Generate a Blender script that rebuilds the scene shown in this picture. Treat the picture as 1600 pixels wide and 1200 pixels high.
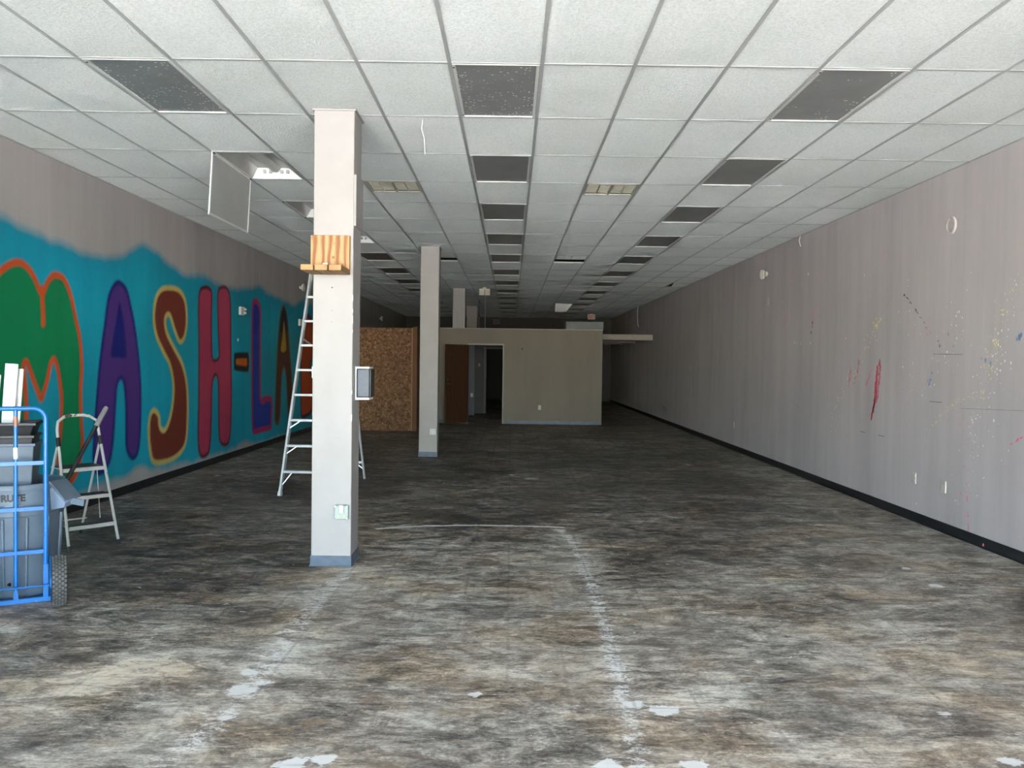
import bpy, bmesh, math, random
import numpy as np
from mathutils import Matrix, Vector
random.seed(7)
RNG = np.random.default_rng(5)
S = bpy.context.scene
COL = S.collection
for o in list(bpy.data.objects): bpy.data.objects.remove(o)

# ------------------------------------------------------------------ camera
EYE = 1.629
FPX = 1318.57
_f, _yaw, _pit, _rol = FPX, 1.39678e-3, -2.50860e-2, -1.37418e-2
_fw = np.array([math.sin(_yaw)*math.cos(_pit), math.cos(_yaw)*math.cos(_pit), math.sin(_pit)])
_r0 = np.array([math.cos(_yaw), -math.sin(_yaw), 0.0]); _u0 = np.cross(_r0, _fw)
_rt = math.cos(_rol)*_r0 - math.sin(_rol)*_u0
_up = math.sin(_rol)*_r0 + math.cos(_rol)*_u0
cam = bpy.data.cameras.new('camera'); cam_o = bpy.data.objects.new('camera', cam); COL.objects.link(cam_o)
cam.sensor_width = 36; cam.lens = FPX*36/1600; cam.clip_end = 300; cam.clip_start = 0.05
m = Matrix.Identity(4)
for i in range(3):
    m[i][0] = _rt[i]; m[i][1] = _up[i]; m[i][2] = -_fw[i]
m[2][3] = EYE
cam_o.matrix_world = m
S.camera = cam_o
# ------------------------------------------------------------------ light, world, exposure
S.view_settings.view_transform = 'Standard'; S.view_settings.look = 'None'
S.view_settings.gamma = 1; S.view_settings.use_curve_mapping = False
S.view_settings.exposure = 3.97
W = bpy.data.worlds.new('sky'); S.world = W; W.use_nodes = True
nt = W.node_tree; nt.nodes.clear()
sky = nt.nodes.new('ShaderNodeTexSky'); sky.sky_type = 'NISHITA'; sky.sun_disc = False
sky.sun_elevation = math.radians(58); sky.sun_rotation = math.radians(205); sky.air_density = 1.0; sky.dust_density = 0.5
bg = nt.nodes.new('ShaderNodeBackground'); bg.inputs[1].default_value = 0.24
out = nt.nodes.new('ShaderNodeOutputWorld')
nt.links.new(sky.outputs[0], bg.inputs[0]); nt.links.new(bg.outputs[0], out.inputs[0])
sun = bpy.data.lights.new('sun', 'SUN'); sun.energy = 14.5; sun.angle = 0.01; sun.color = (1, .98, .95)
sun_o = bpy.data.objects.new('sun', sun); COL.objects.link(sun_o)
sun_o.rotation_euler = Vector((0.25, -0.6, 1.3)).to_track_quat('Z', 'Y').to_euler()   # high sun in front of the shop
sun_o['label'] = 'high sun over the pavement outside the shop front'; sun_o['category'] = 'sun'
FRONT = -4.6            # plane of the open shop front
X0, X1, CEIL, BACK = -4.585, 4.325, 3.594, 36.8
pl = bpy.data.lights.new('shopfront_portal', 'AREA'); pl.shape = 'RECTANGLE'; pl.size = 8.5; pl.size_y = 3.5
pl.cycles.is_portal = True
pl_o = bpy.data.objects.new('shopfront_portal', pl); COL.objects.link(pl_o)
pl_o.location = (-.13, FRONT-.12, 1.76); pl_o.rotation_euler = (math.radians(90), 0, 0)
pl_o['label'] = 'daylight opening of the shop front behind the viewer'; pl_o['category'] = 'opening'

# ------------------------------------------------------------------ helpers
def tag(o, label=None, cat=None, group=None, kind=None):
    if label: o['label'] = label
    if cat: o['category'] = cat
    if group: o['group'] = group
    if kind: o['kind'] = kind
    return o

class MB:
    def __init__(s): s.v = []; s.f = []
    def add(s, vs, fs):
        b = len(s.v); s.v += [tuple(v) for v in vs]; s.f += [tuple(i+b for i in f) for f in fs]; return s
    def box(s, x0, x1, y0, y1, z0, z1):
        return s.add([(x0,y0,z0),(x1,y0,z0),(x1,y1,z0),(x0,y1,z0),(x0,y0,z1),(x1,y0,z1),(x1,y1,z1),(x0,y1,z1)],
                     [(0,3,2,1),(4,5,6,7),(0,1,5,4),(1,2,6,5),(2,3,7,6),(3,0,4,7)])
    def quad(s, *p): return s.add(p, [tuple(range(len(p)))])
    def bar(s, p, q, a, b, up=(0,0,1)):
        p = Vector(p); q = Vector(q); d = (q-p).normalized(); u = Vector(up)
        if abs(d.dot(u)) > .98: u = Vector((0,1,0))
        sx = d.cross(u).normalized(); sy = sx.cross(d).normalized()
        vs = [e + sx*(i*a/2) + sy*(j*b/2) for e in (p, q) for i, j in ((-1,-1),(1,-1),(1,1),(-1,1))]
        return s.add(vs, [(0,1,2,3),(7,6,5,4),(0,4,5,1),(1,5,6,2),(2,6,7,3),(3,7,4,0)])
    def tube(s, pts, r, n=10, cap=True):
        pts = [Vector(p) for p in pts]; rings = []; N = len(pts)
        rr = r if isinstance(r, (list, tuple)) else [r]*N
        ref = None
        for i, p in enumerate(pts):
            t = (pts[min(i+1, N-1)] - pts[max(i-1, 0)]).normalized()
            if ref is None:
                ref = t.orthogonal().normalized()
            ref = (ref - t*ref.dot(t)).normalized(); b = t.cross(ref)
            rings.append([p + (ref*math.cos(2*math.pi*k/n) + b*math.sin(2*math.pi*k/n))*rr[i] for k in range(n)])
        vs = [v for ring in rings for v in ring]
        fs = [(i*n+k, i*n+(k+1) % n, (i+1)*n+(k+1) % n, (i+1)*n+k) for i in range(N-1) for k in range(n)]
        if cap: fs += [tuple(range(n))[::-1], tuple((N-1)*n+k for k in range(n))]
        return s.add(vs, fs)
    def lathe(s, prof, n=32, c=(0,0,0), axis='z', close=False):
        vs = []; c = Vector(c)
        for r, z in prof:
            for k in range(n):
                a = 2*math.pi*k/n
                p = (r*math.cos(a), r*math.sin(a), z)
                if axis == 'x': p = (p[2], p[0], p[1])
                if axis == 'y': p = (p[0], p[2], p[1])
                vs.append(c+Vector(p))
        L = len(prof)
        fs = [(i*n+k, i*n+(k+1) % n, ((i+1) % L)*n+(k+1) % n, ((i+1) % L)*n+k) for i in range(L if close else L-1) for k in range(n)]
        if not close: fs += [tuple(range(n))[::-1], tuple((L-1)*n+k for k in range(n))]
        return s.add(vs, fs)
    def mesh(s, name):
        me = bpy.data.meshes.new(name); me.from_pydata(s.v, [], s.f); me.update()
        b = bmesh.new(); b.from_mesh(me); bmesh.ops.recalc_face_normals(b, faces=b.faces); b.to_mesh(me); b.free()
        return me
    def pieces(s):
        root = list(range(len(s.v)))
        def fd(a):
            while root[a] != a: root[a] = root[root[a]]; a = root[a]
            return a
        for f in s.f:
            for i in f[1:]: root[fd(f[0])] = fd(i)
        isl = {}
        for i in range(len(s.v)): isl.setdefault(fd(i), []).append(i)
        isl = list(isl.values())
        if len(isl) < 2 or len(isl) > 60: return [s]
        V = np.array(s.v); lo = np.array([V[k].min(0) for k in isl]); hi = np.array([V[k].max(0) for k in isl]); sz = (hi-lo).max(1)
        grp = list(range(len(isl)))
        def g(a):
            while grp[a] != a: a = grp[a]
            return a
        for a in range(len(isl)):
            for b in range(a):
                gap = np.linalg.norm(np.maximum(0, np.maximum(lo[a]-hi[b], lo[b]-hi[a])))
                if gap <= max(.019, .49*max(sz[a], sz[b])): grp[g(a)] = g(b)
        sets = {}
        for k in range(len(isl)): sets.setdefault(g(k), []).extend(isl[k])
        if len(sets) < 2: return [s]
        out = []
        for ids in sets.values():
            mp = {i: n for n, i in enumerate(ids)}; m2 = MB(); m2.v = [s.v[i] for i in ids]
            m2.f = [tuple(mp[i] for i in f) for f in s.f if f[0] in mp]; out.append(m2)
        return out
    def build(s, name, mat, parent=None, smooth=False, bevel=0, seg=2, split=True):
        if parent is not None and split:
            ps = s.pieces()
            if len(ps) > 1:
                return [p.build(name, mat, parent, smooth, bevel, seg, False) for p in ps][0]
        me = s.mesh(name); me.materials.append(mat)
        o = bpy.data.objects.new(name, me); COL.objects.link(o)
        if parent: o.parent = parent
        if smooth:
            for p in me.polygons: p.use_smooth = True
            md = o.modifiers.new('e', 'EDGE_SPLIT'); md.split_angle = math.radians(35)
        if bevel:
            md = o.modifiers.new('b', 'BEVEL'); md.width = bevel; md.segments = seg; md.limit_method = 'ANGLE'; md.angle_limit = math.radians(40)
        return o

def empty(name, loc=(0,0,0), rz=0, label=None, cat=None, group=None):
    o = bpy.data.objects.new(name, None); o.empty_display_size = .1; COL.objects.link(o)
    o.location = loc; o.rotation_euler = (0, 0, rz); return tag(o, label, cat, group)

def copy_tree(o, parent=None):
    c = o.copy(); COL.objects.link(c); c.parent = parent
    for ch in list(o.children): copy_tree(ch, c)
    return c

def ray(x, y): return _fw*_f + _rt*(x-800) + _up*(600-y)
def on_x(x, y, X):
    d = ray(x, y); t = X/d[0]; return d[1]*t, EYE+d[2]*t     # -> (Y, Z) on a side wall
def on_floor(x, y):
    d = ray(x, y); t = -EYE/d[2]; return d[0]*t, d[1]*t

# ------------------------------------------------------------------ materials
def newmat(name, rough=.6, metal=0.0, col=(.5,.5,.5), spec=.5):
    M = bpy.data.materials.new(name); M.use_nodes = True
    b = M.node_tree.nodes['Principled BSDF']
    b.inputs['Roughness'].default_value = rough; b.inputs['Metallic'].default_value = metal
    b.inputs['Base Color'].default_value = (*col, 1); b.inputs['Specular IOR Level'].default_value = spec
    return M, M.node_tree, b
def node(nt, t, **k):
    n = nt.nodes.new(t)
    for a, v in k.items():
        if a.startswith('i_'):
            n.inputs[int(a[2:])].default_value = v
        else: setattr(n, a, v)
    return n
def noise(nt, scale=5, detail=5, rough=.6, stretch=(1,1,1), coord='Object', dist=0.0):
    tc = node(nt, 'ShaderNodeTexCoord'); mp = node(nt, 'ShaderNodeMapping'); mp.inputs['Scale'].default_value = stretch
    nt.links.new(tc.outputs[coord], mp.inputs[0])
    n = node(nt, 'ShaderNodeTexNoise'); n.inputs['Scale'].default_value = scale; n.inputs['Detail'].default_value = detail
    n.inputs['Roughness'].default_value = rough; n.inputs['Distortion'].default_value = dist
    nt.links.new(mp.outputs[0], n.inputs['Vector']); return n.outputs['Fac']
def ramp(nt, fac, stops, interp='LINEAR'):
    r = node(nt, 'ShaderNodeValToRGB'); r.color_ramp.interpolation = interp
    el = r.color_ramp.elements
    while len(el) < len(stops): el.new(.5)
    for e, (p, c) in zip(el, stops):
        e.position = p; e.color = (*c, 1) if len(c) == 3 else c
    nt.links.new(fac, r.inputs[0]); return r.outputs[0]
def mix(nt, fac, a, b, mode='MIX'):
    n = node(nt, 'ShaderNodeMix'); n.data_type = 'RGBA'; n.blend_type = mode
    for sock, v in ((n.inputs[0], fac), (n.inputs[6], a), (n.inputs[7], b)):
        if hasattr(v, 'is_linked') or isinstance(v, bpy.types.NodeSocket): nt.links.new(v, sock)
        elif isinstance(v, (int, float)): sock.default_value = v
        else: sock.default_value = (*v, 1)
    return n.outputs[2]
def math_(nt, op, a, b=0.0, clamp=False):
    n = node(nt, 'ShaderNodeMath', operation=op); n.use_clamp = clamp
    for sock, v in ((n.inputs[0], a), (n.inputs[1], b)):
        if isinstance(v, bpy.types.NodeSocket): nt.links.new(v, sock)
        else: sock.default_value = v
    return n.outputs[0]
def bump(nt, b, h, strength=.2, dist=.01):
    n = node(nt, 'ShaderNodeBump'); n.inputs['Strength'].default_value = strength; n.inputs['Distance'].default_value = dist
    nt.links.new(h, n.inputs['Height']); nt.links.new(n.outputs[0], b.inputs['Normal'])
def paint(name, c, rough=.55, var=.12, scale=3, metal=0.0, wear=None, wearamt=.5, bscale=0, spec=.5):
    M, t, b = newmat(name, rough, metal, c, spec)
    n = noise(t, scale, 6)
    lo = tuple(x*(1-var) for x in c); hi = tuple(min(1, x*(1+var)) for x in c)
    colr = ramp(t, n, [(.3, lo), (.7, hi)])
    if wear:
        n2 = noise(t, 14, 8, .7, stretch=(1,1,1))
        colr = mix(t, ramp(t, n2, [(wearamt, (0,0,0)), (wearamt+.06, (1,1,1))]), colr, wear)
    t.links.new(colr, b.inputs['Base Color'])
    if bscale: bump(t, b, noise(t, bscale, 4), .15, .003)
    return M

def wall_mat(name, base, attr=None):
    M, t, b = newmat(name, .62, 0, base, .35)
    b.inputs['Diffuse Roughness'].default_value = .22
    st = noise(t, 1.5, 8, .62, stretch=(1, 1.6, .14), dist=.15); st2 = noise(t, .7, 4, .5, stretch=(1,1,.8)); fine = noise(t, 60, 2, .5)
    c0 = base
    if attr:
        a = node(t, 'ShaderNodeAttribute'); a.attribute_name = attr; c0 = a.outputs['Color']
    v = ramp(t, st, [(.30, (.83,.83,.83)), (.60, (1,1,1))])
    c = mix(t, 1.0, c0, v, 'MULTIPLY')
    c = mix(t, 1.0, c, ramp(t, st2, [(.3, (.88,.89,.9)), (.7, (1,1,1))]), 'MULTIPLY')
    sc = noise(t, 9, 8, .75, stretch=(1,1.5,.8))
    c = mix(t, ramp(t, sc, [(.70, (0,0,0)), (.76, (.35,.35,.35))]), c, tuple(x*.6 for x in base))
    t.links.new(c, b.inputs['Base Color'])
    bump(t, b, math_(t, 'ADD', math_(t, 'MULTIPLY', fine, .3), st2), .08, .01)
    return M
GREY = (.495, .458, .462)
M_wall = wall_mat('painted_wall', GREY)
M_mural = wall_mat('mural_wall', (.34,.31,.31), 'mural')
M_part = wall_mat('partition_paint', (.235, .205, .165))
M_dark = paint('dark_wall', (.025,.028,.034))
M_colm = paint('column_paint', (.31,.295,.285), .6, .05, 4, bscale=30)
M_cold = paint('cover_plate_paint', (.30,.285,.28), .6, .05)
M_vinylblack = paint('black_vinyl_base', (.012,.014,.017), .38, .4, 6)
M_vinylblue = paint('grey_vinyl_base', (.062,.09,.125), .45, .25, 8)
M_tee = paint('ceiling_grid_metal', (.40,.41,.40), .5, .1)
M_fix = paint('white_fixture_metal', (.62,.63,.60), .35, .06)
M_refl = paint('fixture_reflector', (.46,.46,.44), .28, .15, 3, metal=.3)
M_whiteE = paint('bright_white_metal', (.85,.85,.84), .4, .03)
M_black = paint('black_plastic', (.012,.012,.013), .4, .3)
M_plast = paint('cream_plastic', (.55,.54,.47), .4, .06)
M_white = paint('white_plastic', (.55,.56,.55), .4, .05, wear=(.35,.33,.30), wearamt=.68)
M_deck = paint('black_plenum', (.012,.012,.012), .9, .3)
M_blue = paint('blue_enamel', (.004,.12,.37), .32, .12, 5, wear=(.25,.29,.33), wearamt=.66)
M_can = paint('grey_bin_plastic', (.085,.118,.155), .5, .14, 5, wear=(.14,.17,.2), wearamt=.62)
M_canl = paint('light_grey_plastic', (.15,.20,.28), .5, .1, 5)
M_blacktub = paint('black_tub_plastic', (.015,.016,.018), .45, .4, 8, wear=(.12,.11,.10), wearamt=.66)
M_tire = paint('tyre_rubber', (.035,.035,.034), .8, .3, 30)
M_lug = paint('worn_tyre_lugs', (.085,.085,.08), .75, .35, 25)
M_steel = paint('aluminium', (.62,.66,.68), .38, .1, 12, metal=.55)
M_lad = paint('chipped_white_enamel', (.42,.42,.40), .42, .06, 5, wear=(.12,.09,.06), wearamt=.64)
M_board = paint('white_trim_board', (.62,.62,.61), .5, .04)
M_brown = paint('brown_stud', (.16,.07,.03), .7, .2)
M_wire = paint('wire_white', (.7,.7,.68), .5, .05)
M_chrome = paint('chrome', (.6,.6,.6), .2, .05, metal=1)

def tile_mat():
    M, t, b = newmat('acoustic_tile', .9, 0, (.76,.78,.75), .1)
    tc = node(t, 'ShaderNodeTexCoord')
    inf = node(t, 'ShaderNodeObjectInfo')
    geo = node(t, 'ShaderNodeNewGeometry')
    n = node(t, 'ShaderNodeTexNoise'); n.inputs['Scale'].default_value = 55; n.inputs['Detail'].default_value = 5; n.inputs['Roughness'].default_value = .8
    t.links.new(geo.outputs['Position'], n.inputs['Vector'])
    n2 = node(t, 'ShaderNodeTexNoise'); n2.inputs['Scale'].default_value = 1.3; n2.inputs['Detail'].default_value = 3
    t.links.new(geo.outputs['Position'], n2.inputs['Vector'])
    c = ramp(t, n.outputs['Fac'], [(.36, (.62,.65,.65)), (.5, (.74,.77,.76)), (.62, (.80,.83,.82))])
    c = mix(t, 1.0, c, ramp(t, n2.outputs['Fac'], [(.3, (.92,.93,.92)), (.65, (1,1,1))]), 'MULTIPLY')
    c = mix(t, 1.0, c, ramp(t, inf.outputs['Random'], [(0, (.93,.93,.92)), (1, (1,1,1))]), 'MULTIPLY')
    t.links.new(c, b.inputs['Base Color']); b.inputs['Diffuse Roughness'].default_value = 1.0; bump(t, b, n.outputs['Fac'], 1.0, .02)
    return M
M_tile = tile_mat()

def lens_mat(name, specks):
    M, t, b = newmat(name, .38, 0, (.16,.16,.155), .5)
    n = noise(t, 3, 5, .6)
    c = ramp(t, n, [(.3, (.20,.205,.20)), (.7, (.26,.265,.26))])
    if specks:
        tc = node(t, 'ShaderNodeTexCoord'); v = node(t, 'ShaderNodeTexVoronoi'); v.inputs['Scale'].default_value = 34
        t.links.new(tc.outputs['Object'], v.inputs['Vector'])
        dots = ramp(t, v.outputs['Distance'], [(.20, (1,1,1)), (.32, (0,0,0))])
        reg = ramp(t, noise(t, 3.2, 3, .5, dist=.4), [(.36 if specks > 1 else .50, (0,0,0)), (.55, (1,1,1))])
        rnd = node(t, 'ShaderNodeSeparateColor'); t.links.new(v.outputs['Color'], rnd.inputs[0])
        keep = math_(t, 'GREATER_THAN', rnd.outputs[0], .45 if specks > 1 else .62)
        f = mix(t, 1.0, mix(t, 1.0, dots, reg, 'MULTIPLY'), keep, 'MULTIPLY')
        c = mix(t, f, c, (.9,.92,.88))  # pale dots scattered over parts of the lens
    t.links.new(c, b.inputs['Base Color']); return M
M_lens = lens_mat('grey_lens', 0); M_lensd = lens_mat('flecked_grey_lens', 1); M_lensdd = lens_mat('speckled_grey_lens', 2)

def wood_mat(name, vertical=True):
    M, t, b = newmat(name, .6)
    tc = node(t, 'ShaderNodeTexCoord'); mp = node(t, 'ShaderNodeMapping'); mp.inputs['Scale'].default_value = (1, 1, .16)
    t.links.new(tc.outputs['Object'], mp.inputs[0])
    n0 = node(t, 'ShaderNodeTexNoise'); n0.inputs['Scale'].default_value = 9; n0.inputs['Detail'].default_value = 3
    t.links.new(mp.outputs[0], n0.inputs['Vector'])
    w = node(t, 'ShaderNodeTexWave'); w.bands_direction = 'X'; w.inputs['Scale'].default_value = 4.6; w.inputs['Distortion'].default_value = 7
    w.inputs['Detail'].default_value = 4; w.inputs['Detail Scale'].default_value = 2.2
    t.links.new(mp.outputs[0], w.inputs['Vector'])
    c = ramp(t, w.outputs['Fac'], [(.12, (.22,.078,.022)), (.5, (.31,.155,.052)), (.88, (.38,.25,.11))])
    v = node(t, 'ShaderNodeTexVoronoi'); v.inputs['Scale'].default_value = 11; t.links.new(tc.outputs['Object'], v.inputs['Vector'])
    c = mix(t, ramp(t, v.outputs['Distance'], [(.10, (1,1,1)), (.17, (0,0,0))]), c, (.22,.08,.02))
    c = mix(t, ramp(t, n0.outputs['Fac'], [(.55, (0,0,0)), (.75, (.5,.5,.5))]), c, (.5,.2,.06))
    t.links.new(c, b.inputs['Base Color']); return M
M_ply = wood_mat('knotty_plywood')
M_2x4 = paint('sawn_pine', (.34,.19,.075), .65, .22, 18)

def osb_mat():
    M, t, b = newmat('osb_board', .7)
    tc = node(t, 'ShaderNodeTexCoord')
    outc = None
    for k, (sx, sz, rot) in enumerate(((16, 42, .5), (40, 15, -.4), (26, 30, 1.0))):
        mp = node(t, 'ShaderNodeMapping'); mp.inputs['Rotation'].default_value = (0, rot, 0); mp.inputs['Scale'].default_value = (sx, sx, sz)
        mp.inputs['Location'].default_value = (k*3.1, 0, k)
        t.links.new(tc.outputs['Object'], mp.inputs[0])
        v = node(t, 'ShaderNodeTexVoronoi'); v.inputs['Scale'].default_value = .8; t.links.new(mp.outputs[0], v.inputs['Vector'])
        s = node(t, 'ShaderNodeSeparateColor'); t.links.new(v.outputs['Color'], s.inputs[0])
        c = ramp(t, s.outputs[0], [(0, (.10,.040,.015)), (.4, (.19,.088,.034)), (.8, (.26,.13,.055)), (1, (.36,.20,.09))])
        if outc is None: outc = c; sel = s.outputs[1]
        else: outc = mix(t, math_(t, 'GREATER_THAN', s.outputs[2], .5), outc, c)
    dk = noise(t, 25, 3, .6, stretch=(1,1,.7))
    outc = mix(t, ramp(t, dk, [(.60, (0,0,0)), (.68, (.8,.8,.8))]), outc, (.07,.03,.012))
    t.links.new(outc, b.inputs['Base Color']); return M
M_osb = osb_mat()
def door_mat():
    M, t, b = newmat('stained_door_veneer', .5)
    n = noise(t, 6, 5, .6, stretch=(3,3,.25))
    c = ramp(t, n, [(.3, (.05,.021,.009)), (.7, (.08,.036,.016))])
    t.links.new(c, b.inputs['Base Color']); return M
M_door = door_mat()

def floor_mat():
    M, t, b = newmat('stripped_floor', .55, 0, (.1,.1,.1), .35)
    b.inputs['Diffuse Roughness'].default_value = 0.2
    a = node(t, 'ShaderNodeAttribute'); a.attribute_name = 'residue'
    sp = node(t, 'ShaderNodeSeparateColor'); t.links.new(a.outputs['Color'], sp.inputs[0])
    Rw, Gt, Bd = sp.outputs
    big = noise(t, .55, 4, .55, stretch=(1,1.2,1), dist=.5)
    md = noise(t, 2.6, 8, .72, stretch=(.9,1.35,1), dist=1.0)
    st = noise(t, 7, 10, .82, stretch=(.7,1.5,1), dist=.8)
    fi = noise(t, 60, 6, .8, stretch=(.8,1.2,1))
    st2 = noise(t, 20, 8, .85, stretch=(.55,2.1,1), dist=.3)
    v = math_(t, 'ADD', math_(t, 'MULTIPLY', md, .30), math_(t, 'MULTIPLY', st, .28))
    v = math_(t, 'ADD', v, math_(t, 'MULTIPLY', fi, .20))
    v = math_(t, 'ADD', v, math_(t, 'MULTIPLY', st2, .22))
    v = math_(t, 'ADD', v, math_(t, 'MULTIPLY', math_(t, 'SUBTRACT', big, .5), .16))
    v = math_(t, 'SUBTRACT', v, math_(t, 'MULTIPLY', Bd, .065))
    v = math_(t, 'ADD', v, math_(t, 'MULTIPLY', Gt, .05))
    mh = noise(t, 6.5, 5, .7, stretch=(1,1,1), dist=1.5)     # swept trowel marks
    c = ramp(t, v, [(.415, (.024,.022,.021)), (.455, (.085,.073,.063)), (.495, (.20,.175,.15)), (.54, (.40,.36,.31)), (.60, (.68,.63,.56))])
    # warm / cool drift
    h = noise(t, 1.1, 4, .6, stretch=(1,1.4,1)); h2 = noise(t, 4.5, 5, .7, stretch=(.6,1.8,1))
    c = mix(t, 1.0, c, ramp(t, h, [(.36, (.95,.97,.95)), (.50, (1,.97,.92)), (.62, (1.0,.88,.73))]), 'MULTIPLY')
    h3 = noise(t, 3.6, 6, .75, stretch=(.8,1.5,1), dist=.8)
    c = mix(t, ramp(t, h3, [(.55, (0,0,0)), (.62, (.6,.6,.6))]), c, (.075,.045,.032))
    c = mix(t, ramp(t, h2, [(.56, (0,0,0)), (.70, (.55,.55,.55))]), c, (.26,.17,.085))
    # tan bare patches
    f = math_(t, 'ADD', Gt, math_(t, 'MULTIPLY', math_(t, 'SUBTRACT', st, .5), 4.5))
    c = mix(t, ramp(t, f, [(.62, (0,0,0)), (.95, (.75,.75,.75))]), c, (.62,.52,.39))
    # white adhesive residue
    f = math_(t, 'ADD', Rw, math_(t, 'MULTIPLY', math_(t, 'SUBTRACT', st, .5), 2.6))
    f = math_(t, 'ADD', f, math_(t, 'MULTIPLY', math_(t, 'SUBTRACT', fi, .5), 1.6))
    f = math_(t, 'MULTIPLY', f, math_(t, 'MULTIPLY', Rw, 4.0, True))
    c = mix(t, ramp(t, f, [(.46, (0,0,0)), (.72, (.85,.85,.85))]), c, (.66,.65,.62))
    # ghost outlines of lifted twelve inch tiles
    tc = node(t, 'ShaderNodeTexCoord'); sx = node(t, 'ShaderNodeSeparateXYZ'); t.links.new(tc.outputs['Object'], sx.inputs[0])
    ln = None
    for k in (0, 1):
        fr = math_(t, 'FRACT', math_(t, 'DIVIDE', math_(t, 'ADD', sx.outputs[k], 30.02), .3048))
        e = math_(t, 'LESS_THAN', math_(t, 'ABSOLUTE', math_(t, 'SUBTRACT', fr, .5)), .03)
        ln = e if ln is None else math_(t, 'MAXIMUM', ln, e)
    far = node(t, 'ShaderNodeMapRange'); far.inputs[1].default_value = 10; far.inputs[2].default_value = 16; far.inputs[3].default_value = .26; far.inputs[4].default_value = .85
    t.links.new(sx.outputs[1], far.inputs[0])
    lf = math_(t, 'MULTIPLY', ln, math_(t, 'MULTIPLY', far.outputs[0], ramp(t, md, [(.42, (0,0,0)), (.6, (1,1,1))])))
    c = mix(t, lf, c, (.03,.03,.028))
    # scattered white flecks
    vo = node(t, 'ShaderNodeTexVoronoi'); vo.inputs['Scale'].default_value = 11; vo.inputs['Randomness'].default_value = 1
    mp = node(t, 'ShaderNodeMapping'); mp.inputs['Scale'].default_value = (1, 1.6, 1); t.links.new(tc.outputs['Object'], mp.inputs[0]); 
    dv = node(t, 'ShaderNodeVectorMath', operation='ADD'); nn = node(t, 'ShaderNodeTexNoise'); nn.inputs['Scale'].default_value = 20
    t.links.new(mp.outputs[0], nn.inputs['Vector']); sc = node(t, 'ShaderNodeVectorMath', operation='SCALE'); sc.inputs['Scale'].default_value = .12
    t.links.new(nn.outputs['Color'], sc.inputs[0]); t.links.new(mp.outputs[0], dv.inputs[0]); t.links.new(sc.outputs[0], dv.inputs[1])
    t.links.new(dv.outputs[0], vo.inputs['Vector'])
    s2 = node(t, 'ShaderNodeSeparateColor'); t.links.new(vo.outputs['Color'], s2.inputs[0])
    rad = math_(t, 'MULTIPLY', math_(t, 'POWER', s2.outputs[0], 6.0), .13)
    fl = math_(t, 'LESS_THAN', vo.outputs['Distance'], rad)
    c = mix(t, fl, c, (.62,.61,.58))
    t.links.new(c, b.inputs['Base Color'])
    t.links.new(math_(t, 'ADD', math_(t, 'MULTIPLY', fi, .4), .38), b.inputs['Roughness'])
    bump(t, b, math_(t, 'ADD', v, math_(t, 'MULTIPLY', fi, .4)), .25, .01)
    return M
M_floor = floor_mat()

def grid_object(name, U, V, to3d, mat, colfn=None, attr=None):
    """sheet of quads over parameter lines U x V, with an optional paint colour per point"""
    uu, vv = np.meshgrid(U, V, indexing='ij'); nu, nv = len(U), len(V)
    P = to3d(uu.ravel(), vv.ravel())
    i = np.arange((nu-1)*(nv-1)); a = (i//(nv-1))*nv + i % (nv-1)
    F = np.stack([a, a+nv, a+nv+1, a+1], -1)
    me = bpy.data.meshes.new(name)
    me.vertices.add(len(P)); me.vertices.foreach_set('co', P.astype('f4').ravel())
    me.loops.add(F.size); me.loops.foreach_set('vertex_index', F.astype('i4').ravel())
    me.polygons.add(len(F)); me.polygons.foreach_set('loop_start', (np.arange(len(F))*4).astype('i4'))
    try: me.polygons.foreach_set('loop_total', np.full(len(F), 4, 'i4'))
    except Exception: pass
    me.update(calc_edges=True); me.validate()
    if colfn is not None:
        C = colfn(uu.ravel(), vv.ravel())
        at = me.color_attributes.new(attr, 'FLOAT_COLOR', 'POINT')
        at.data.foreach_set('color', np.concatenate([C, np.ones((len(C), 1))], 1).astype('f4').ravel())
    me.materials.append(mat)
    o = bpy.data.objects.new(name, me); COL.objects.link(o); return o

def smooth_poly(P, closed=True, n=6):
    P = np.array(P, float); N = len(P); out = []
    rng_ = range(N) if closed else range(N-1)
    for i in rng_:
        g = lambda k: P[k % N] if closed else P[min(max(k, 0), N-1)]
        p0, p1, p2, p3 = g(i-1), g(i), g(i+1), g(i+2)
        for t in np.linspace(0, 1, n, endpoint=False):
            out.append(.5*((2*p1)+(-p0+p2)*t+(2*p0-5*p1+4*p2-p3)*t*t+(-p0+3*p1-3*p2+p3)*t**3))
    if not closed: out.append(P[-1])
    return np.array(out)
def seg_dist(x, y, P, closed=True):
    d = np.full(x.shape, 1e9); N = len(P); ins = np.zeros(x.shape, bool)
    for i in range(N if closed else N-1):
        a = P[i]; b = P[(i+1) % N]; ab = b-a; L = ab@ab+1e-12
        t = np.clip(((x-a[0])*ab[0]+(y-a[1])*ab[1])/L, 0, 1)
        d = np.minimum(d, (x-a[0]-t*ab[0])**2+(y-a[1]-t*ab[1])**2)
        if closed:
            c = ((a[1] > y) != (b[1] > y))
            with np.errstate(divide='ignore', invalid='ignore'):
                ins ^= c & (x < (b[0]-a[0])*(y-a[1])/(b[1]-a[1]+1e-15)+a[0])
    d = np.sqrt(d); return np.where(ins, -d, d) if closed else d
def sstep(d, w):            # 1 inside (negative), 0 outside, soft over w
    return np.clip(.5-d/w, 0, 1)

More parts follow.
